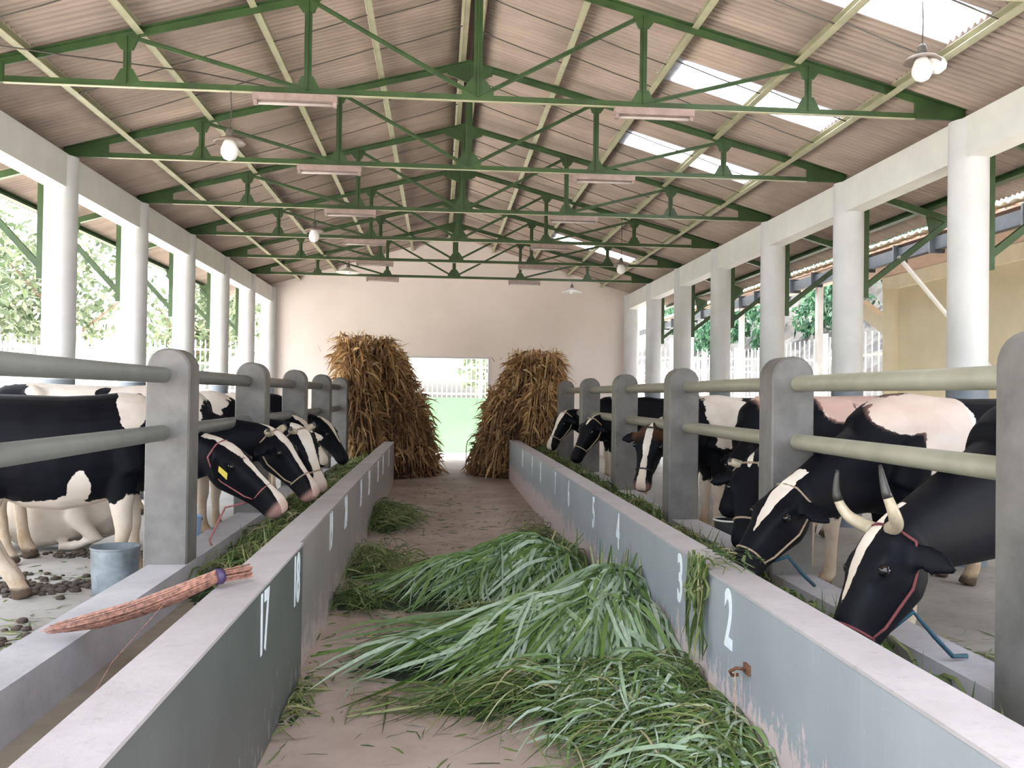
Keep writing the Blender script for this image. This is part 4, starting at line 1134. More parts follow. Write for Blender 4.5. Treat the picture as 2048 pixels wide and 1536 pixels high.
GL, GR = 'cows in the left stalls', 'cows in the right stalls'
BZ = ([-0.1, 0.0, 0.15, 0.35, 0.55, 0.75, 0.9, 1.05], [0.04, 0.066, 0.068, 0.048, 0.040, 0.042, 0.062, 0.07])
BZ2 = ([-0.1, 0.0, 0.12, 0.3, 0.5, 0.7, 0.85, 1.05], [0.05, 0.065, 0.065, 0.045, 0.028, 0.012, 0.0, 0.0])
BZW = ([-0.1, 0.0, 0.15, 0.35, 0.55, 0.75, 0.9, 1.05], [0.07, 0.08, 0.075, 0.06, 0.055, 0.06, 0.09, 0.10])
F1 = STALL
cows = [
 # left row
 dict(label='nearest left cow, black with white legs and yellow ear tag, behind the big grey post', group=GL, loc=(-2.63, 6.32, F1), rot=0.28, scale=1.03, vox=0.015, hs=1.12,
      poll=(-1.46, 6.25, 1.14), muzzle=(-1.05, 6.2, 0.77), face=(0.72, -0.28, 0.62), step=(-0.02, 0.06, 0.46, 0.40),
      patch=[((0.52, -0.1, 1.28), (.10, .6, .24), 1), ((0.06, 0, 0.47), (.95, .40, .17), 1), ((0.22, -0.30, 0.64), (.08, .14, .16), 1), ((0.16, -0.28, 0.55), (.20, .14, .10), 1), ((0.48, 0, 0.66), (.12, .4, .12), -1), ((-.75, 0, .75), (.2, .5, .5), 1)],
      sock_h=0.60, blaze=BZ, pink=0.55, halter='rope_pink', ear_tag=1, ear_drop=0.75, ear_back=0.3, lead=('rope_pink', [(-1.42, 6.2, 0.72), (-1.52, 6.2, 0.50), (-1.50, 6.18, 0.47)])),
 dict(label='second left cow, black head with white blaze and pale speckled body, muzzle over the trough', group=GL, loc=(-2.66, 7.45, F1), rot=0.0, scale=1.09, vox=0.019, nz=-0.14,
      poll=(-1.32, 7.42, 1.17), muzzle=(-0.99, 7.36, 0.75), face=(0.72, -0.30, 0.6), base=0.5,
      patch=[((1.02, 0, 0.9), (.34, .4, .5), -1), ((0.2, -.25, 1.15), (.07, .1, .05), -1), ((0.05, -.2, 1.25), (.05, .1, .05), -1), ((0.3, -.25, 1.2), (.04, .1, .04), -1), ((-.2, -.3, 1.0), (.16, .2, .2), -1), ((-.6, -.2, 1.1), (.2, .3, .2), -1)],
      blaze=BZ, pink=0.65, halter='rope_tan', horns=0.2),
 dict(label='third left cow, broad white blaze, close behind the second left cow', group=GL, loc=(-2.65, 8.78, F1), rot=-0.12, scale=1.05, vox=0.022, nz=-0.12,
      poll=(-1.26, 8.42, 1.15), muzzle=(-1.08, 8.34, 0.74), face=(0.6, -0.62, 0.45), base=0.5, brown=[((0.2, 0, 1.25), (.5, .5, .25))],
      patch=[((0.95, 0, 0.95), (.35, .5, .5), -1), ((0.0, -.2, 1.1), (.3, .3, .25), -1)], blaze=BZW, pink=0.4, halter='rope_tan', horns=0.25),
 dict(label='black left cow before the dry straw stack', group=GL, loc=(-2.6, 11.6, F1), rot=0.0, scale=1.03, vox=0.028,
      poll=(-1.42, 11.5, 1.14), muzzle=(-1.15, 11.45, 0.72), face=(0.7, -0.3, 0.6), patch=[((-0.1, 0, 1.3), (.3, .5, .25), 1)], blaze=BZ2),
 dict(label='black and white left cow, standing between the third and fourth left posts', group=GL, loc=(-2.65, 10.1, F1), rot=0.03, scale=1.04, vox=0.028,
      poll=(-1.55, 10.2, 1.2), muzzle=(-1.22, 10.1, 0.76), face=(0.7, -0.3, 0.6), patch=[((0.25, 0, 1.2), (.3, .5, .35), 1), ((0, 0, .5), (.9, .4, .2), 1)], blaze=BZW),
 dict(label='white cow lying on the stall floor behind the nearest left cow', group=GL, loc=(-3.45, 8.08, F1), rot=0.0, scale=0.85, vox=0.026, lying=True, nz=0.05,
      poll=(-2.55, 8.12, 0.92), muzzle=(-2.15, 8.15, 0.66), face=(0.5, -0.2, 0.8), base=0.5, patch=[((-.3, 0, .7), (.2, .5, .2), -1), ((.5, 0, .72), (.2, .4, .2), -1)], blaze=BZW),
 # right row
 dict(label='nearest right cow, black with long curved horns, white forehead stripe and red halter', group=GR, loc=(3.22, 3.90, F1), rot=PI + 0.10, scale=1.08, vox=0.014, hs=1.08, nz=-0.12,
      poll=(1.81, 3.54, 0.975), muzzle=(1.57, 3.46, 0.54), face=(-1.0, -0.04, 0.18), patch=[((-0.3, .3, 1.1), (.25, .3, .3), 1), ((0.1, 0, .5), (.8, .4, .15), 1)],
      blaze=([-0.1, 0.0, 0.1, 0.3, 0.5, 0.68, 0.8, 1.05], [0.03, 0.05, 0.052, 0.045, 0.03, 0.008, -0.05, -0.05]), blaze_off=0.012, horns=1.0, halter='rope_red', ear_drop=0.1, ear_back=1.1, sock_h=0.45,
      lead=('rope_blue', [(1.90, 3.46, 0.66), (1.99, 3.46, 0.56), (2.08, 3.48, 0.475), (2.15, 3.5, 0.47)])),
 dict(label='second right cow, black with a white blaze, pink shoulder patch and tan halter', group=GR, loc=(3.24, 5.12, F1), rot=PI - 0.04, scale=1.08, vox=0.015, hs=1.08,
      poll=(1.95, 4.90, 1.00), muzzle=(1.62, 4.80, 0.60), face=(-0.82, -0.32, 0.45), patch=[((0.34, 0.2, 1.20), (.13, .5, .40), 1), ((0.50, .15, 1.20), (.20, .4, .11), 1), ((-0.45, .2, 1.0), (.25, .4, .35), 1)],
      pink_body=0.35, blaze=([-0.1, 0.0, 0.1, 0.3, 0.5, 0.66, 0.84, 0.92, 1.05], [0.045, 0.062, 0.062, 0.045, 0.022, -0.02, -0.03, 0.06, 0.05]), blaze_off=-0.008, halter='rope_tan', ear_drop=0.15, ear_back=0.35,
      lead=('rope_blue', [(1.92, 4.80, 0.64), (2.01, 4.82, 0.54), (2.09, 4.84, 0.47)])),
 dict(label='third right cow, dark grey head low behind the second right cow', group=GR, loc=(3.35, 6.55, F1), rot=PI + 0.10, scale=1.06, vox=0.02,
      poll=(2.20, 6.2, 1.03), muzzle=(2.06, 5.95, 0.56), face=(-0.5, -0.8, 0.3), patch=[((-0.1, 0, 1.2), (.45, .6, .42), 1), ((0.45, .1, 1.25), (.12, .4, .12), 1)], pink_body=0.7,
      blaze=([-0.1, 0.0, 0.2, 0.4, 1.05], [0.03, 0.03, -0.02, -0.05, -0.05]), halter='rope_tan', horns=0.2),
 dict(label='fourth right cow, white blaze, brown poll and black strap between two posts', group=GR, loc=(3.25, 8.85, F1), rot=PI + 0.05, scale=1.07, vox=0.02,
      poll=(2.06, 8.62, 1.19), muzzle=(1.92, 8.42, 0.66), face=(-0.45, -0.85, 0.2), base=-0.5, brown_poll=0.9, patch=[((0.42, 0, 1.15), (.2, .5, .4), 1), ((-.4, 0, 1.2), (.3, .5, .3), 1)],
      blaze=([-0.1, 0.0, 0.2, 0.5, 0.8, 1.05], [0.02, 0.04, 0.045, 0.035, 0.05, 0.06]), halter='rope_black', pink=0.3),
 dict(label='pinkish white right cow standing beyond the second right post', group=GR, loc=(3.45, 7.65, F1), rot=PI - 0.05, scale=1.09, vox=0.026, base=0.5,
      poll=(2.58, 7.42, 1.10), muzzle=(2.40, 7.28, 0.70), face=(-0.7, -0.4, 0.5), pink_body=0.75, patch=[((0.5, 0, 1.2), (.13, .4, .1), -1), ((0.8, 0, .9), (.3, .4, .4), -1)], blaze=([0, 1], [-0.05, -0.05])),
 dict(label='fifth right cow, black head nearer of the two far heads over the right trough', group=GR, loc=(3.2, 11.7, F1), rot=PI, scale=1.05, vox=0.026,
      poll=(1.99, 11.6, 1.20), muzzle=(1.72, 11.5, 0.70), face=(-0.7, -0.45, 0.5), patch=[((0.0, 0, 1.2), (.2, .5, .35), 1)], blaze=([-0.1, 0.0, 0.15, 0.3, 1.05], [0.03, 0.04, 0.03, -0.03, -0.05]), halter='rope_tan'),
 dict(label='farthest right cow, white blaze, head beside the right straw stack', group=GR, loc=(3.15, 13.75, F1), rot=PI, scale=1.05, vox=0.026,
      poll=(1.92, 13.7, 1.24), muzzle=(1.66, 13.6, 0.72), face=(-0.72, -0.45, 0.5), patch=[((0.3, 0, 1.2), (.2, .5, .3), 1)], blaze=BZ, halter='rope_tan'),
 dict(label='black and white right cow standing behind the fourth right post', group=GR, loc=(3.4, 10.2, F1), rot=PI + 0.04, scale=1.07, vox=0.028,
      poll=(2.62, 10.35, 1.24), muzzle=(2.40, 10.40, 0.82), face=(-0.72, -0.45, 0.5), patch=[((0.2, 0, 1.2), (.22, .5, .4), 1)], blaze=BZ),
]
for c_ in cows: cow(c_)

# ------------------------------------------------------------------ grass heaps, fodder, straw
def gauss_field(bumps):
    def h(x, y):
        z = np.zeros_like(x)
        for (cx, cy, sx, sy, a, rot) in bumps:
            c, s_ = math.cos(rot), math.sin(rot)
            u_ = ((x - cx)*c + (y - cy)*s_) / sx; v_ = (-(x - cx)*s_ + (y - cy)*c) / sy
            z = np.maximum(z, a * np.exp(-(u_*u_ + v_*v_)))
        return z
    return h

def mound(name, h, x0, x1, y0, y1, zb, mat, parent, drop=0.03, res=0.05):
    nx = max(6, int((x1 - x0) / res)); ny = max(6, int((y1 - y0) / res))
    X, Y = np.meshgrid(np.linspace(x0, x1, nx), np.linspace(y0, y1, ny), indexing='ij')
    Z = np.maximum(h(X, Y) - drop + NR.normal(0, 0.008, X.shape), -0.02) + zb
    V = np.stack([X, Y, Z], -1).reshape(-1, 3)
    i, j = np.meshgrid(np.arange(nx - 1), np.arange(ny - 1), indexing='ij')
    b = i * ny + j
    Q = np.stack([b, b + ny, b + ny + 1, b + 1], -1).reshape(-1, 4)
    keep = Z.reshape(-1)[Q].max(1) > zb + 0.002
    Q = Q[keep]
    o = obj(name, fast_mesh(name, V, Q, None, True), mat, parent)
    return o

def drape(name, h, starts, heading, spread, length, width, n, zb, mat, parent, lift=0.06, k=6, xlim=None, tint=(0.2, 0.9), curl=0.5, droop=0.0):
    """blades lying over the surface h, starting from random start points"""
    st = np.array(starts)
    idx = NR.integers(0, len(st), n)
    p0 = st[idx, :2] + NR.normal(0, 1, (n, 2)) * st[idx, 2:4]
    hd = heading + NR.normal(0, spread, n) if not callable(heading) else heading(p0) + NR.normal(0, spread, n)
    L = NR.uniform(length[0], length[1], n)
    bend = NR.normal(0, curl, n)
    P = np.zeros((n, k, 3)); x = p0.copy()
    lay = NR.random(n) ** 1.3 * lift
    arch = NR.uniform(0.0, 0.15, n) ** 1.0 * (lift > 0.03)
    for i in range(k):
        t = i / (k - 1)
        zz = h(x[:, 0], x[:, 1])
        P[:, i, 0] = x[:, 0]; P[:, i, 1] = x[:, 1]
        P[:, i, 2] = zb + zz + lay * (1 - 0.5 * t) + arch * math.sin(PI * t) * 0.6 + 0.004
        a = hd + bend * t
        x = x + np.stack([np.cos(a), np.sin(a)], -1) * (L / (k - 1))[:, None]
    if xlim is not None:
        P[:, :, 0] = np.clip(P[:, :, 0], xlim[0], xlim[1])
    tg = unit(P[:, -1] - P[:, 0])
    nrm = unit(NR.normal(0, 0.9, (n, 3)) + np.array([0, 0, 1.0]))
    sd_ = unit(np.cross(tg, nrm))
    prof = np.interp(np.linspace(0, 1, k), [0, 0.25, 0.7, 1], [0.45, 1.0, 0.75, 0.06])
    W = NR.uniform(width[0], width[1], n)[:, None] * prof[None]
    o = obj(name, ribbons(name, P, W, sd_, NR.uniform(tint[0], tint[1], n)), mat, parent)
    o['kind'] = 'stuff'
    return o

# the two big sheaves of elephant grass and the loose grass before them
h1 = gauss_field([(0.66, 7.0, 0.52, 0.42, 0.31, 0.35), (0.15, 6.72, 0.50, 0.30, 0.20, 0.4), (0.95, 6.95, 0.28, 0.3, 0.22, 0)])
g1 = empty('grass_heap', (0.5, 6.8, 0)); tag(g1, 'heap of long fresh green grass on the aisle, farther of the two big heaps', 'grass', 'grass heaps on the aisle', 'stuff')
g1.location = (0, 0, 0)
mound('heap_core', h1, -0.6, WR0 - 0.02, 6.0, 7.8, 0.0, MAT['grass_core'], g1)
drape('grass_blades', h1, [(0.75, 7.05, .16, .12), (0.5, 7.0, .2, .12), (0.95, 7.0, .1, .1)], -2.62, 0.42, (0.5, 1.1), (0.014, 0.034), 1300, 0, MAT['grass'], g1, 0.07, xlim=(-0.70, WR0 - 0.01), tint=(0.25, 0.92))
drape('grass_blades', h1, [(0.7, 7.1, .2, .15)], -1.9, 0.5, (0.35, 0.7), (0.012, 0.03), 500, 0, MAT['grass'], g1, 0.06, xlim=(-0.70, WR0 - 0.01), tint=(0.3, 0.95))
drape('stalks', h1, [(0.85, 7.15, .25, .2)], -2.4, 1.4, (0.2, 0.55), (0.006, 0.014), 400, 0, MAT['fodder'], g1, 0.06, xlim=(-0.70, WR0 - 0.01), tint=(0.3, 1.0))

h2 = gauss_field([(1.10, 5.5, 0.50, 0.42, 0.35, 0.5), (0.62, 5.2, 0.55, 0.34, 0.23, 0.35), (0.1, 5.0, 0.45, 0.22, 0.10, 0.2), (1.05, 4.95, 0.32, 0.4, 0.28, 0.0)])
g2 = empty('grass_heap'); tag(g2, 'largest heap of long fresh green grass, piled against the right wall', 'grass', 'grass heaps on the aisle', 'stuff')
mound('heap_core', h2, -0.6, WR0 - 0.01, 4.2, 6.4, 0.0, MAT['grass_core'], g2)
drape('grass_blades', h2, [(1.08, 5.6, .14, .12), (0.85, 5.5, .2, .12), (0.95, 5.4, .15, .15)], -2.45, 0.5, (0.5, 1.15), (0.014, 0.036), 1700, 0, MAT['grass'], g2, 0.08, xlim=(-0.68, WR0 - 0.012), tint=(0.25, 0.92))
drape('grass_blades', h2, [(1.05, 5.45, .16, .15), (0.95, 5.2, .2, .2)], -1.65, 0.45, (0.45, 0.9), (0.016, 0.036), 1100, 0, MAT['grass'], g2, 0.07, xlim=(-0.68, WR0 - 0.012), tint=(0.3, 0.95))
drape('grass_blades', h2, [(0.55, 5.15, .25, .15)], -2.85, 0.3, (0.45, 0.9), (0.012, 0.03), 420, 0, MAT['grass'], g2, 0.05, xlim=(-0.68, WR0 - 0.012), tint=(0.15, 0.8))
drape('stalks', h2, [(0.8, 5.8, .3, .2), (0.7, 5.9, .2, .1)], -2.2, 1.5, (0.2, 0.6), (0.006, 0.014), 700, 0, MAT['fodder'], g2, 0.07, xlim=(-0.68, WR0 - 0.012), tint=(0.3, 1.0))

def tuft(e, c, n, lean, L0, L1):
    k = 4
    p = np.array(c) + NR.normal(0, 1, (n, 3)) * np.array([.07, .09, .02])
    d_ = unit(NR.normal(0, .35, (n, 3)) + np.array(lean)); L = NR.uniform(L0, L1, n)
    P = np.stack([p + d_ * (L*t)[:, None] for t in np.linspace(0, 1, k)], 1); P[:, :, 0] = np.minimum(P[:, :, 0], WR0 - .01)
    o = obj('stems', ribbons('stems', P, NR.uniform(.008, .022, n)[:, None]*np.array([[1, 1, .9, .5]]), unit(np.cross(d_, NR.normal(size=(n, 3)))), NR.uniform(.3, 1, n)), MAT['fodder'], e); o['kind'] = 'stuff'
drape('dry_bits', h2, [(0.45, 5.3, .35, .2), (0.75, 4.75, .35, .15), (0.7, 6.0, .2, .1)], 0.0, 3.0, (0.06, 0.25), (0.004, 0.012), 700, 0, MAT['straw'], g2, 0.03, 4, (-0.68, WR0 - 0.012), (0.3, 1.0))
tuft(g2, (1.13, 5.6, .30), 70, (.25, .1, .8), .08, .30)
tuft(g1, (0.95, 7.15, .22), 40, (.5, .3, .6), .08, .25)
h3 = gauss_field([(1.05, 4.25, 0.42, 0.45, 0.15, 0.1), (1.15, 3.55, 0.30, 0.55, 0.13, 0.0), (0.45, 4.5, 0.4, 0.25, 0.08, 0.2), (1.1, 2.8, 0.2, 0.4, 0.06, 0)])
g3 = empty('grass_litter'); tag(g3, 'loose tangled grass and stalks at the foot of the right wall nearest the camera', 'grass', 'grass heaps on the aisle', 'stuff')
mound('litter_core', h3, 0.0, WR0 - 0.025, 2.4, 5.0, 0.0, MAT['grass_core'], g3, 0.02)
drape('grass_blades', h3, [(0.98, 4.2, .22, .3), (1.05, 3.6, .15, .35), (1.12, 3.0, .08, .25)], -2.4, 1.6, (0.2, 0.6), (0.006, 0.020), 1700, 0, MAT['grass'], g3, 0.07, xlim=(-0.1, WR0 - 0.03), tint=(0.1, 0.98))
drape('stalks', h3, [(0.98, 4.25, .26, .35), (1.08, 3.5, .15, .4)], -2.0, 1.8, (0.15, 0.5), (0.004, 0.012), 1500, 0, MAT['fodder'], g3, 0.08, xlim=(-0.1, WR0 - 0.03), tint=(0.2, 1.0))
drape('stalks', h3, [(0.45, 4.45, .3, .12)], -2.7, 0.8, (0.15, 0.5), (0.004, 0.012), 500, 0, MAT['fodder'], g3, 0.03, xlim=(-0.4, WR0 - 0.03), tint=(0.2, 0.9))

def litter(name, label, bumps, starts, n, box, tint=(0.1, 0.95), zb=0.0, lift=0.05, lng=(0.1, 0.4), xlim=None, core='grass_core'):
    h = gauss_field(bumps); e = empty(name); tag(e, label, 'grass', 'loose grass litter', 'stuff')
    mound('litter_core', h, *box, zb, MAT[core], e, 0.015)
    drape('stalks', h, starts, 0.0, 3.0, lng, (0.004, 0.014), n, zb, MAT['fodder'], e, lift, xlim=xlim, tint=tint)
    return e
litter('grass_litter', 'small clump of green stalks at the foot of the left wall, far down the aisle', [(-0.58, 10.4, .13, .4, .13, 0)], [(-0.52, 10.4, .15, .42)], 800, (-0.71, -0.1, 9.3, 11.5), (0.1, 0.9), lift=0.16, xlim=(-0.71, 1.2))
litter('grass_litter', 'clump of stalks at the foot of the left wall beside the farther grass heap', [(-0.58, 7.75, .12, .34, .06, 0)], [(-0.5, 7.7, .17, .36)], 520, (-0.71, -0.05, 6.8, 8.7), (0.3, 1.0), lift=0.12, xlim=(-0.71, 1.2))
litter('grass_litter', 'dark clump of stalks at the foot of the left wall beside the nearer grass heap', [(-0.6, 6.45, .09, .16, .05, 0)], [(-0.52, 6.45, .10, .15)], 260, (-0.71, -0.2, 5.9, 7.0), (0.05, 0.8), xlim=(-0.71, 1.2))
litter('grass_litter', 'stalks between the farther grass heap and the right wall', [(1.05, 7.45, .22, .45, .20, 0)], [(1.02, 7.45, .15, .4)], 500, (0.5, WR0 - 0.01, 6.6, 8.6), (0.05, 0.8), xlim=(-0.7, WR0 - 0.012))
litter('grass_litter', 'thin clump of stalks at the foot of the right wall farther down the aisle', [(1.1, 9.0, .12, .6, .06, 0)], [(1.05, 9.2, .12, .7)], 260, (0.8, WR0 - 0.01, 8.0, 10.5), (0.2, 1.0), xlim=(-0.7, WR0 - 0.012))
litter('grass_litter', 'thin strip of straw along the foot of the dark left wall section', [(-0.66, 4.45, .05, .4, .025, 0)], [(-0.655, 4.45, .02, .3)], 120, (-0.70, -0.55, 3.7, 5.3), (0.5, 1.0), lng=(0.05, 0.22), lift=0.02, xlim=(-0.695, 1.2))
h0 = lambda x, y: np.zeros_like(x)
e = empty('floor_crumbs'); tag(e, 'scattered grass crumbs and straw bits over the aisle floor', 'debris', None, 'stuff')
drape('crumbs', h0, [(0.0, 8, .35, 3.5), (0.3, 5.2, .4, .8), (0.2, 10, .4, 3), (-0.2, 5.9, .25, .5)], 0.0, 3.0, (0.02, 0.14), (0.003, 0.012), 1500, 0.0, MAT['fodder'], e, 0.0, 3, (-0.71, WR0 - .01), (0.0, 0.9))

# fodder in the troughs
def trough(label, x0, x1, spans, seed_n):
    e = empty('trough_fodder'); tag(e, label, 'fodder', 'fodder in the troughs', 'stuff')
    xm = (x0 + x1) / 2; hw = (x1 - x0) / 2
    for (ya, yb, amp, n, tn) in spans:
        bm = [(xm + R.uniform(-.5, .5) * hw, ya + (yb - ya) * (i + .5) / max(1, int((yb - ya) / .5)), hw * 1.0, .45, amp * R.uniform(.6, 1.15), 0) for i in range(max(1, int((yb - ya) / .5)))]
        h = gauss_field(bm)
        mound('fodder_core', h, x0 + 0.005, x1 - 0.005, ya - .3, yb + .3, 0.24, MAT['grass_core'], e, 0.02, 0.06)
        drape('fodder_stalks', h, [(xm, ya + (yb - ya) * (i + .5) / 8, hw * .55, (yb - ya) / 10) for i in range(8)], 0.0, 3.0, (0.12, 0.42), (0.005, 0.018), n, 0.24, MAT['fodder'], e, 0.10, 5, (x0 + 0.01, x1 - 0.01), tn)
        # upright stalks
        k = 4; m_ = n // 5
        p = np.stack([NR.uniform(x0 + .05, x1 - .05, m_), NR.uniform(ya, yb, m_)], -1)
        z = h(p[:, 0], p[:, 1]) + 0.22
        d_ = unit(NR.normal(0, 0.55, (m_, 3)) * np.array([0.6, 1, 0.3]) + np.array([0, 0, 1.0]))
        Lg = NR.uniform(0.08, 0.30, m_)
        P = np.stack([np.concatenate([p, z[:, None]], 1) + d_ * (Lg * t)[:, None] + np.array([0, 0, -0.08]) * (t * t) * Lg[:, None] for t in np.linspace(0, 1, k)], 1)
        P[:, :, 0] = np.clip(P[:, :, 0], x0 + .01, x1 - .01)
        W = NR.uniform(.005, .016, m_)[:, None] * np.array([[1, 1, .7, .1]])
        o = obj('fodder_stalks', ribbons('fodder_stalks', P, W, unit(np.cross(d_, NR.normal(size=(m_, 3)))), NR.uniform(*tn, m_)), MAT['fodder'], e); o['kind'] = 'stuff'
    return e
trough('chopped green fodder in the left trough', KL0, WL1, [(5.7, 7.6, 0.14, 700, (0.3, 1.0)), (7.6, 15.0, 0.16, 2000, (0.15, 1.0))], 0)
trough('green fodder in the right trough', WR1, KR0, [(2.2, 6.2, 0.16, 2400, (0.05, 0.85)), (6.2, 9.0, 0.26, 1900, (0.2, 0.95)), (9.0, 15.5, 0.30, 2600, (0.1, 0.9))], 0)

# wisps of weed hanging over the right wall at its joint
def wisps():
    e = empty('hanging_weeds'); tag(e, 'dry weeds hanging over the right wall between the painted 2 and 3', 'weeds', None, 'stuff')
    n = 95; k = 6
    p0 = np.stack([NR.uniform(WR0 - 0.02, WR1 + 0.05, n), NR.normal(4.16, 0.10, n), np.full(n, WH + 0.015) + NR.random(n) * 0.05], -1)
    P = np.zeros((n, k, 3)); L = NR.uniform(0.12, 0.50, n)
    over = NR.random(n) < 0.62
    for i in range(k):
        t = i / (k - 1)
        x = np.where(over, WR0 - 0.028 - NR.random(n) * 0.05 * t - 0.01, p0[:, 0] + NR.normal(0, .02, n))
        z = np.where(over, p0[:, 2] - L * t, p0[:, 2] + 0.02 * math.sin(PI * t))
        P[:, i] = np.stack([x, p0[:, 1] + NR.normal(0, .02, n) + (~over) * L * (t - .5), z], -1)
    W = NR.uniform(.005, .016, n)[:, None] * np.ones((1, k)); W[:, -1] *= .2
    o = obj('weed_stems', ribbons('weed_stems', P, W, unit(NR.normal(size=(n, 3)) * np.array([.5, 1, .2])), NR.uniform(.1, 1, n)), MAT['fodder'], e); o['kind'] = 'stuff'
wisps()

# dry maize straw stacks at the far end
def straw_stack(label, sheaves, sgn):
    e = empty('straw_stack'); tag(e, label, 'straw', 'dry maize straw stacks', 'stuff')
    core = MB(); Ps = []; Ws = []; Ss = []; Ts = []
    for (bx, by, tx, ty, hh, rr) in sheaves:
        base = np.array([bx, by, 0.0]); top = np.array([tx, ty, hh])
        core.lathe([(rr*.85, 0.0), (rr*.8, hh*.4), (rr*.7, hh*.7), (rr*.55, hh*.92), (rr*.15, hh*.98)], 10)
        # shear the last added lathe along the lean
        for i in range(len(core.v) - 50, len(core.v)):
            x, y, z = core.v[i]; t = z / hh
            core.v[i] = (bx + (tx - bx)*t + x * R.uniform(.85, 1.1), by + (ty - by)*t + y * R.uniform(.85, 1.1), z)
        n = int(470 * hh * rr / 0.3); k = 5
        t0 = NR.random(n) ** 0.7
        th = NR.uniform(0, 2*PI, n); rad = rr * (0.72 + 0.3*NR.random(n)) * np.interp(t0, [0, .5, .85, 1], [1.0, .95, .85, .55])
        p = base + (top - base) * t0[:, None] + np.stack([np.cos(th)*rad, np.sin(th)*rad, np.zeros(n)], -1)
        out = np.stack([np.cos(th), np.sin(th), np.zeros(n)], -1)
        d0 = unit(out * NR.uniform(0.1, 0.9, n)[:, None] + np.array([0, 0, 1]) * NR.normal(0.1, .7, n)[:, None] + NR.normal(0, .55, (n, 3)))
        L = NR.uniform(0.10, 0.34, n)
        P = np.stack([p + d0*(L*t)[:, None] + np.array([0, 0, -1.0])*(0.55*L*t*t)[:, None] for t in np.linspace(0, 1, k)], 1)
        Ps.append(P); Ws.append(NR.uniform(.012, .055, n)[:, None]*np.array([[.5, 1, .9, .6, .1]])); Ss.append(unit(np.cross(d0, NR.normal(size=(n, 3)) + np.array([0, 0, .6])))); Ts.append(np.clip(NR.uniform(0.0, 0.85, n) + (t0 > .75) * 0.15, 0, 1))
        # stalks running up the sheaf, tassels at the top
        n2 = int(60 * rr / .3)
        th = NR.uniform(0, 2*PI, n2); r0 = rr * NR.uniform(.75, 1.0, n2)
        a0 = base + np.stack([np.cos(th)*r0, np.sin(th)*r0, NR.uniform(0, .25, n2)], -1)
        a1 = top + np.stack([np.cos(th)*r0*.75, np.sin(th)*r0*.75, NR.uniform(-.35, .10, n2)], -1)
        P = np.stack([a0 + (a1 - a0)*t + NR.normal(0, .012, (n2, 3)) for t in np.linspace(0, 1, k)], 1)
        Ps.append(P); Ws.append(np.full((n2, k), .020)); Ss.append(unit(NR.normal(size=(n2, 3)) * np.array([1, 1, .1]))); Ts.append(NR.uniform(.5, 1, n2))
        n3 = int(60 * rr / .3)
        a0 = top + NR.normal(0, 1, (n3, 3)) * np.array([rr*.5, rr*.5, .05]) - np.array([0, 0, .08])
        d0 = unit(NR.normal(0, .6, (n3, 3)) + np.array([0, 0, .8])); L = NR.uniform(.08, .24, n3)
        P = np.stack([a0 + d0*(L*t)[:, None] + np.array([0, 0, -.25])*(L*t*t)[:, None] for t in np.linspace(0, 1, k)], 1)
        Ps.append(P); Ws.append(NR.uniform(.006, .02, n3)[:, None]*np.array([[1, 1, .8, .6, .1]])); Ss.append(unit(NR.normal(size=(n3, 3)))); Ts.append(NR.uniform(.5, 1, n3))
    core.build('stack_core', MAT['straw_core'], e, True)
    o = obj('straw_leaves', ribbons('straw_leaves', np.concatenate(Ps), np.concatenate(Ws), np.concatenate(Ss), np.concatenate(Ts)), MAT['straw'], e); o['kind'] = 'stuff'
straw_stack('tall brown stack of dry maize straw leaning over the end of the left wall', [
    (-1.20, 15.75, -1.48, 15.6, 2.42, .34), (-0.98, 16.1, -1.05, 16.0, 2.45, .36), (-1.45, 16.4, -1.55, 16.3, 2.5, .36), (-0.72, 16.3, -0.82, 16.3, 2.15, .34), (-0.50, 16.5, -0.66, 16.5, 1.75, .32),
    (-0.34, 16.6, -0.50, 16.6, 1.35, .28), (-0.22, 16.7, -0.36, 16.7, 0.95, .24), (-0.8, 17.2, -0.95, 17.2, 2.3, .40), (-1.5, 17.2, -1.5, 17.2, 2.4, .40), (-0.35, 17.4, -0.5, 17.3, 1.5, .32), (-0.12, 17.2, -0.25, 17.2, 0.55, .2)], -1)
straw_stack('brown stack of dry maize straw leaning against the end of the right wall', [
    (1.80, 16.35, 1.98, 16.2, 2.25, .34), (1.48, 16.3, 1.60, 16.3, 2.25, .34), (1.22, 16.45, 1.38, 16.4, 1.85, .32), (1.02, 16.6, 1.16, 16.6, 1.4, .28), (0.86, 16.7, 0.98, 16.7, 0.95, .24),
    (1.95, 16.9, 2.0, 16.9, 2.3, .36), (1.5, 17.0, 1.6, 17.0, 2.2, .40), (1.1, 17.3, 1.2, 17.2, 1.6, .34), (0.78, 17.1, 0.9, 17.1, 0.6, .22), (1.72, 15.9, 1.80, 15.75, 1.7, .26)], 1)

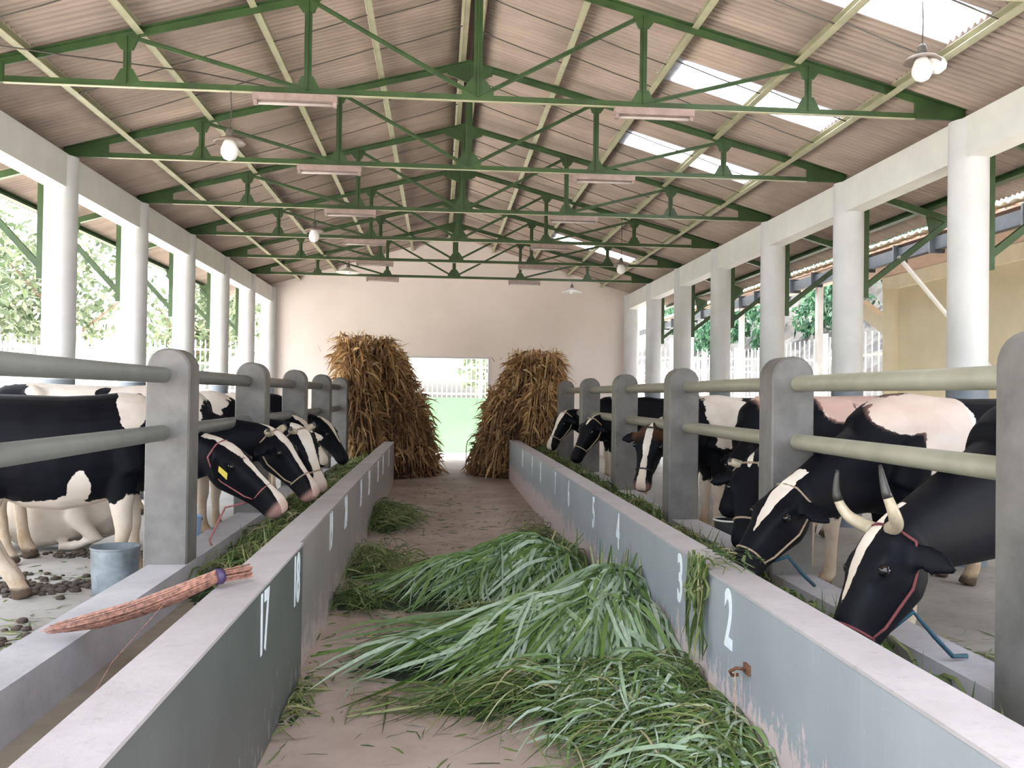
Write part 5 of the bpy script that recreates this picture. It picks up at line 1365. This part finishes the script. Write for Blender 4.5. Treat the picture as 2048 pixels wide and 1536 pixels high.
# ------------------------------------------------------------------ broom lying across the left trough
def broom():
    h0_ = Vector((-0.775, 3.82, 0.745)); h1_ = Vector((-0.845, 3.72, 0.748)); bd = Vector((-0.865, 3.69, 0.750)); tp = Vector((-1.60, 3.92, 0.485))
    e = empty('palm_rib_broom', (-0.87, 3.72, 0.73)); tag(e, 'reddish palm rib broom with purple band lying across the left trough', 'broom')
    inv = Matrix.Translation(-Vector((-0.87, 3.72, 0.73)))
    ax = (bd - h0_).normalized(); sd_ = ax.cross(Vector((0, 0, 1))).normalized(); un_ = sd_.cross(ax)
    # handle bundle
    rh = MB()
    for i in range(60):
        a = R.uniform(0, 2*PI); q = 0.026 * math.sqrt(R.random())
        o_ = sd_*q*math.cos(a) + un_*q*math.sin(a) + Vector((0, 0, 0.010))
        rh.tube([inv @ (h0_ + o_*1.15 + ax*R.uniform(-.012, .012)), inv @ (bd + o_*0.95)], 0.0032, 4)
    o = rh.build('handle', MAT['broom'], e); o['kind'] = 'stuff'
    MB().tube([inv @ (bd - ax*0.012 + Vector((0, 0, .010))), inv @ (bd + ax*0.012 + Vector((0, 0, .010)))], 0.0315, 18).build('band', MAT['broom_band'], e, True)
    P = []; 
    n = 520; k = 5
    bx = (tp - bd).normalized(); sb = bx.cross(Vector((0, 0, 1))).normalized(); ub = sb.cross(bx)
    a = NR.uniform(0, 2*PI, n); q = np.sqrt(NR.random(n))
    L = NR.uniform(.80, 1.0, n)
    V = []
    m = MB()
    for i in range(n):
        pts = []
        for t in np.linspace(0, 1, k) * L[i]:
            c = bd.lerp(tp, t)
            w_ = np.interp(t, [0, .25, .7, 1], [0.024, 0.046, 0.080, 0.070]); v_ = np.interp(t, [0, .25, .7, 1], [0.024, 0.034, 0.036, 0.018])
            c = c + sb*float(w_*q[i]*math.cos(a[i])) + ub*float(v_*q[i]*math.sin(a[i])) + Vector((0, 0, .014 - 0.03*math.sin(PI*t)))
            pts.append(inv @ c)
        m.tube(pts, [.0030, .0026, .0022, .0017, .0010], 4)
    o = m.build('bristles', MAT['broom'], e); o['kind'] = 'stuff'
    st = MB().tube([inv @ Vector((-1.05, 3.66, .68)), inv @ Vector((-1.18, 3.42, .50)), inv @ Vector((-1.22, 3.28, .38))], .0016, 4).build('stray_bristle', MAT['broom'], e)
broom()

# ------------------------------------------------------------------ buckets, dung, hook, wire
def bucket(loc, r, h, mat, label, rim=None, fill=None, handle=True):
    e = empty('bucket', loc); tag(e, label, 'bucket', 'buckets in the stalls')
    a = MB().lathe([(r*.88, 0), (r*.95, h*.5), (r, h*.96), (r*1.03, h*.97), (r*1.03, h), (r*.96, h), (r*.86, .02), (0.01, .015)], 30, cap=False).mesh('shell', True); smooth_by_angle(a)
    obj('shell', a, MAT[mat], e)
    if rim:
        MB().tube([(r*1.03*math.cos(2*PI*k/30), r*1.03*math.sin(2*PI*k/30), h) for k in range(31)], .008, 6, False).build('rim', MAT[rim], e, True)
    if fill:
        MB().lathe([(r*.94, h*.85), (r*.7, h*.98), (r*.35, h*1.10), (.01, h*1.13)], 20).build('feed', MAT[fill], e, True)
    if handle:
        MB().tube([(r*1.02*math.cos(PI*k/14), 0.02 + r*.5*math.sin(PI*k/14)*.4, h*.95 - r*.4*math.sin(PI*k/14)) for k in range(15)], .004, 5).build('handle', MAT['rod'], e)
    return e
bucket((-2.07, 6.03, STALL), .15, .36, 'bucket_grey', 'grey drum bucket standing beside the big left post', None, None, False)
bucket((-1.90, 7.05, STALL), .11, .42, 'bucket_blue', 'light blue bucket behind the big left post')
bucket((2.44, 7.35, STALL), .13, .36, 'bucket_black', 'black bucket with white rim between the second and third right posts', 'enamel', None, False)
bucket((2.42, 11.05, STALL), .13, .60, 'bucket_grey', 'grey bucket heaped with orange feed near the fourth right post', None, 'orange', False)

def dung(label, pts, n):
    e = empty('dung_heap'); tag(e, label, 'dung', 'dung on the left stall floor', 'stuff')
    m = MB()
    for i in range(n):
        cx, cy, sx, sy = pts[i % len(pts)]
        x = R.gauss(cx, sx); y = R.gauss(cy, sy); r_ = R.uniform(.010, .036)
        m.lathe([(r_*.5, -.01), (r_, r_*.25), (r_*.85, r_*.6), (r_*.3, r_*.8)], 7, (x, y, STALL))
    o = m.build('dung_lumps', MAT['dung'], e, True); o['kind'] = 'stuff'
dung('dark dung lumps between the hind hooves of the nearest left cow', [(-2.75, 6.35, .14, .10), (-2.5, 6.5, .12, .08), (-3.0, 6.6, .2, .15)], 260)
dung('dark dung lumps before the lying white cow', [(-2.95, 7.75, .2, .08), (-2.6, 7.7, .2, .08)], 180)
dung('scattered dung and grass bits on the left stall floor at the left edge', [(-2.5, 5.1, .22, .2), (-2.2, 4.8, .15, .2)], 90)
e = empty('stall_litter'); tag(e, 'yellowish grass bits on the left stall floor near the kerb', 'debris', None, 'stuff')
drape('bits', h0, [(-2.3, 5.2, .25, .35), (-2.0, 4.5, .15, .3), (-2.4, 6.8, .3, .3)], 0, 3, (.03, .16), (.004, .014), 500, STALL, MAT['fodder'], e, 0.0, 3, (-4.5, KL1 - .02), (.3, 1))
e = empty('stall_litter'); tag(e, 'yellow green fodder on the right stall floor beside the edge post', 'debris', None, 'stuff')
drape('bits', h0, [(2.5, 3.6, .2, .25), (2.7, 4.4, .3, .3)], 0, 3, (.05, .25), (.005, .016), 700, STALL, MAT['fodder'], e, 0.02, 3, (KR1 + .02, 5), (.3, 1))

hk = empty('wall_hook', (WR0 - 0.02, 3.52, 0.42)); tag(hk, 'rusty iron hook with dry stalk on the right wall', 'hook')
MB().box((-.012, -.03, -.02), (0, .03, .02)).build('plate', MAT['rust'], hk)
MB().tube([(-.01, 0, 0), (-.05, 0, .005), (-.07, .02, -.015), (-.055, .035, -.035), (-.03, .03, -.03)], .007, 7).build('ring', MAT['rust'], hk, True)
MB().tube([(-.05, .01, -.01), (-.06, -.01, -.10), (-.05, -.02, -.24), (-.055, -.05, -.36)], .003, 5).build('stalk', MAT['rope_tan'], hk)
wr = MB().tube([(0.58, 18.4, 0.0), (0.58, 18.4, 0.42), (0.60, 18.4, 0.55), (0.68, 18.38, 0.64), (0.80, 18.3, 0.72), (0.90, 18.2, 0.76)], .010, 6).build('bent_wire', MAT['rod'], None, True)
tag(wr, 'bent wire standing on the aisle before the doorway', 'wire')
